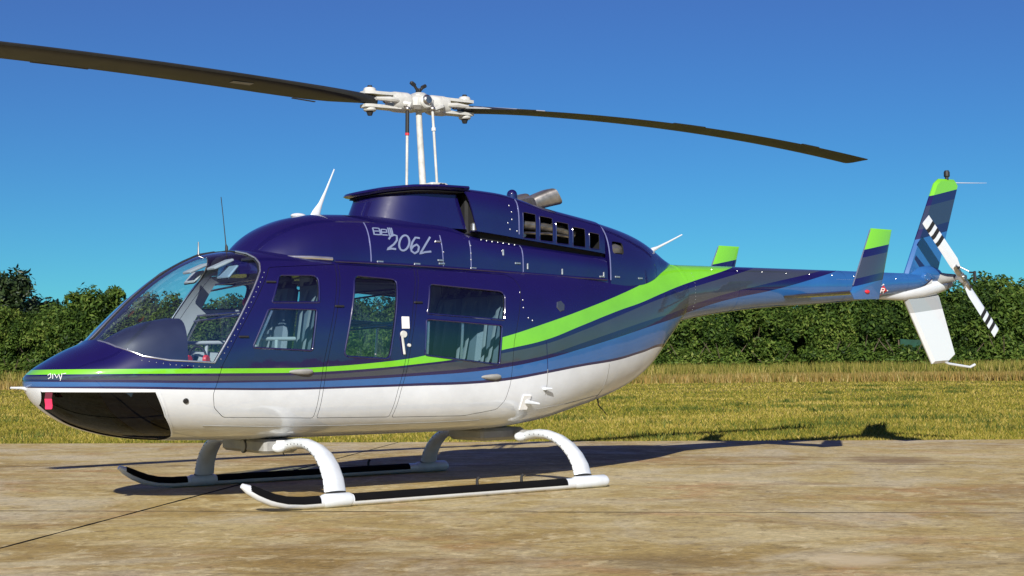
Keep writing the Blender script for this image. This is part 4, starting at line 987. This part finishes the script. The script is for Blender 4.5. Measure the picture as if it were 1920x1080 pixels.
# coarse weeds in the mown grass
we, wd = [], []
for c_ in range(70):
    cd = 1/rng.uniform(1/45, 1/17); cs = rng.uniform(-.5, .5) if c_ > 22 else rng.uniform(.2, .42); c0 = camxy+cd*(fwd2+cs*rt2); nn_ = 260
    we.append(c0+rng.normal(size=(nn_, 2))*np.array([.28, .28])*rng.uniform(.5, 1.6)); wd.append(np.full(nn_, cd))
we = np.concatenate(we); wd = np.concatenate(wd); k = we@N1n < EDGE-.05
M['weed'] = tint_mat('weed_leaf', [(.1, (.045, .075, .012, 1)), (.6, (.11, .14, .022, 1)), (.95, (.24, .22, .05, 1))], .7, .25, .2)
o = grass('weeds', we[k][::2], wd[k][::2], .05, .13, .0006, M['weed'], 1.0); o['kind'] = 'stuff'; tag(o, 'darker green weed tufts scattered through the mown grass', 'weeds')
# ---- trees of the hedge
M['leaf'] = tint_mat('evergreen_leaf', [(.0, (.018, .042, .008, 1)), (.35, (.058, .112, .016, 1)), (.7, (.125, .19, .030, 1)), (1., (.22, .26, .055, 1))], .6, .38, .25)
M['leafdark'] = tint_mat('dark_leaf', [(.0, (.010, .022, .008, 1)), (.5, (.022, .045, .012, 1)), (1., (.06, .085, .03, 1))], .45, .2, .4)
M['bark'] = vary('bark', (.10, .075, .05, 1), .9, 0, 0, .3, 6, bump=.8, bscale=30)
def crown_mesh(name, rx, rz, nleaf, size, mat, seed, zc):
    g = np.random.default_rng(seed); nc = 64; cl = []
    for _ in range(nc):
        v = g.normal(size=3); v /= np.linalg.norm(v); rr_ = g.uniform(.35, .95)
        cl.append((v[0]*rx*rr_, v[1]*rx*rr_, zc+v[2]*rz*rr_))
    cl = np.array(cl); cr = g.uniform(.28, .62, nc)*rx*.55
    ci = g.integers(0, nc, nleaf); v = g.normal(size=(nleaf, 3)); v /= np.linalg.norm(v, axis=1)[:, None]
    C_ = cl[ci]+v*(cr[ci]*g.uniform(.55, 1.08, nleaf))[:, None]
    C_[:, 2] = np.maximum(C_[:, 2], .05)
    # stray twigs
    up_ = np.array([0, 0, 1.]); nr = v*.6+np.array([0, 0, .55])+g.normal(size=(nleaf, 3))*.55; nr /= np.linalg.norm(nr, axis=1)[:, None]
    ref = g.normal(size=(nleaf, 3)); a = np.cross(nr, ref); a /= np.linalg.norm(a, axis=1)[:, None]; b_ = np.cross(nr, a)
    s = size*g.uniform(.55, 1.35, nleaf)[:, None]
    V = np.stack([C_-a*s, C_+b_*s*.42, C_+a*s, C_-b_*s*.42], 1).reshape(-1, 3)
    t_ = np.clip(g.normal(.42, .2, nleaf)+(g.uniform(-.22, .22, nc))[ci], 0, 1)
    return tri_mesh(name, V, t_, mat, 4)
def trunk_mesh(h, seed):
    g = random.Random(seed); mb = MB(); mb.tube([(0, 0, -.1), (.05*g.uniform(-1, 1), .05, h*.3), (.1*g.uniform(-1, 1), .1*g.uniform(-1, 1), h*.6)], [.12, .09, .05], 8)
    for k in range(6):
        a = g.uniform(0, 6.28); z = h*g.uniform(.12, .4); L = g.uniform(.6, 1.3)
        mb.tube([(0, 0, z), (L*.5*math.cos(a), L*.5*math.sin(a), z+L*.45), (L*math.cos(a), L*math.sin(a), z+L*1.1)], [.05, .035, .012], 6)
    return mb.mesh('trunk', M['bark'])
kinds = [(crown_mesh('crown', 1.75, 1.75, 21000, .096, M['leaf'], 21+i, 1.85), trunk_mesh(3.0, i)) for i in range(4)]
dark = (crown_mesh('crown', 2.6, 2.5, 16000, .15, M['leafdark'], 77, 3.2), trunk_mesh(5, 9))
sap = (crown_mesh('crown', 1.3, .75, 6500, .105, M['leaf'], 55, .7), trunk_mesh(1.2, 5))
def tree(e, dn, sc, szc, kind, label, group, nm='hedge_tree', rz=None):
    n = EDGE-dn; p = en(e, n, ground_z(n)); o = empty(nm, p); o.scale = (sc, sc, szc); o.rotation_euler = (0, 0, random.uniform(0, 6.28) if rz is None else rz); tag(o, label, 'tree', group)
    put('crown', kind[0], o); put('trunk', kind[1], o); return o
LH = 'dense leafy evergreen tree in the hedge behind the tall dry grass'
e = -62.; i = 0
while e < 48:
    sc = random.uniform(.95, 1.15); hgt = random.uniform(1.02, 1.2)
    tree(e, 48.5+random.uniform(-.8, .8), sc, hgt, kinds[i % 4], LH, 'trees of the hedge'); e += 1.95+random.uniform(-.25, .25); i += 1
LB = 'evergreen tree of the back row showing above the hedge'
e = -62.
while e < 48:
    tree(e, 51.5+random.uniform(-.6, .6), 1.2, random.uniform(1.12, 1.32), kinds[i % 4], LB, 'back row of the hedge'); e += 2.5+random.uniform(-.3, .3); i += 1
tree(-33.9, 53, 1.1, 1.12, dark, 'tall dark tree rising above the end of the hedge', None, 'dark_tree')
for e_, dn_, s_ in ((-27.2, 49.5, 1.42), (-25.0, 50.5, 1.36), (17.2, 51.5, 1.42), (20.5, 52, 1.38)):
    tree(e_, dn_, s_*.95, s_, kinds[int(abs(e_)) % 4], 'bushy tree swelling higher than the rest of the hedge', 'taller trees of the hedge')
for k_ in range(13):                                   # unseen trees, added only to give the doors dark reflections
    q = CAM+Vector((.55, .83, 0))*(34+3*math.sin(k_*2.1))+Vector((-.83, .55, 0))*((k_-6)*5.2)
    o = tree(0, 0, 1.25, random.uniform(1.0, 1.3), dark, 'tall dark tree out of view, added for the doors to reflect', 'unseen trees added for reflections', 'dark_tree'); o.location = (q.x, q.y, -.03)
nt = empty('shade_net', en(13.0, EDGE-46.3, ground_z(EDGE-46.3))); tag(nt, 'dark green shade net stretched between two posts at the foot of the hedge', 'net')
nm2 = MB(); gxs = np.linspace(-.95, .95, 15); gzs = np.linspace(.05, 1.75, 9)
nm2.loft([[tuple(E1*x+N1*(.05*math.sin(x*7+z*2)+y_)+Vector((0, 0, z-.06*math.cos(x*1.6)*(z > 1.6)))) for x in gxs]+[tuple(E1*x+N1*(.05*math.sin(x*7+z*2)+y_-.012)+Vector((0, 0, z-.06*math.cos(x*1.6)*(z > 1.6)))) for x in gxs[::-1]] for z in gzs for y_ in (0,)])
part('net', nm2, vary('green_netting', (.006, .045, .026, 1), .85, 0, 0, .5, 4), nt)
for x in (-1, 1): part('post', MB().tube([E1*x, E1*x+Vector((.03, 0, 1.7))], .03, 8), M['bark'], nt)
LS = 'low leafy bush at the foot of the hedge'
e = -62.
while e < 48:
    o = tree(e, 46.6+random.uniform(-.5, .5), 1.0, random.uniform(.7, 1.15), sap, LS, 'bushes at the foot of the hedge', 'bush'); o['category'] = 'bush'; e += 2.0+random.uniform(-.5, .5)
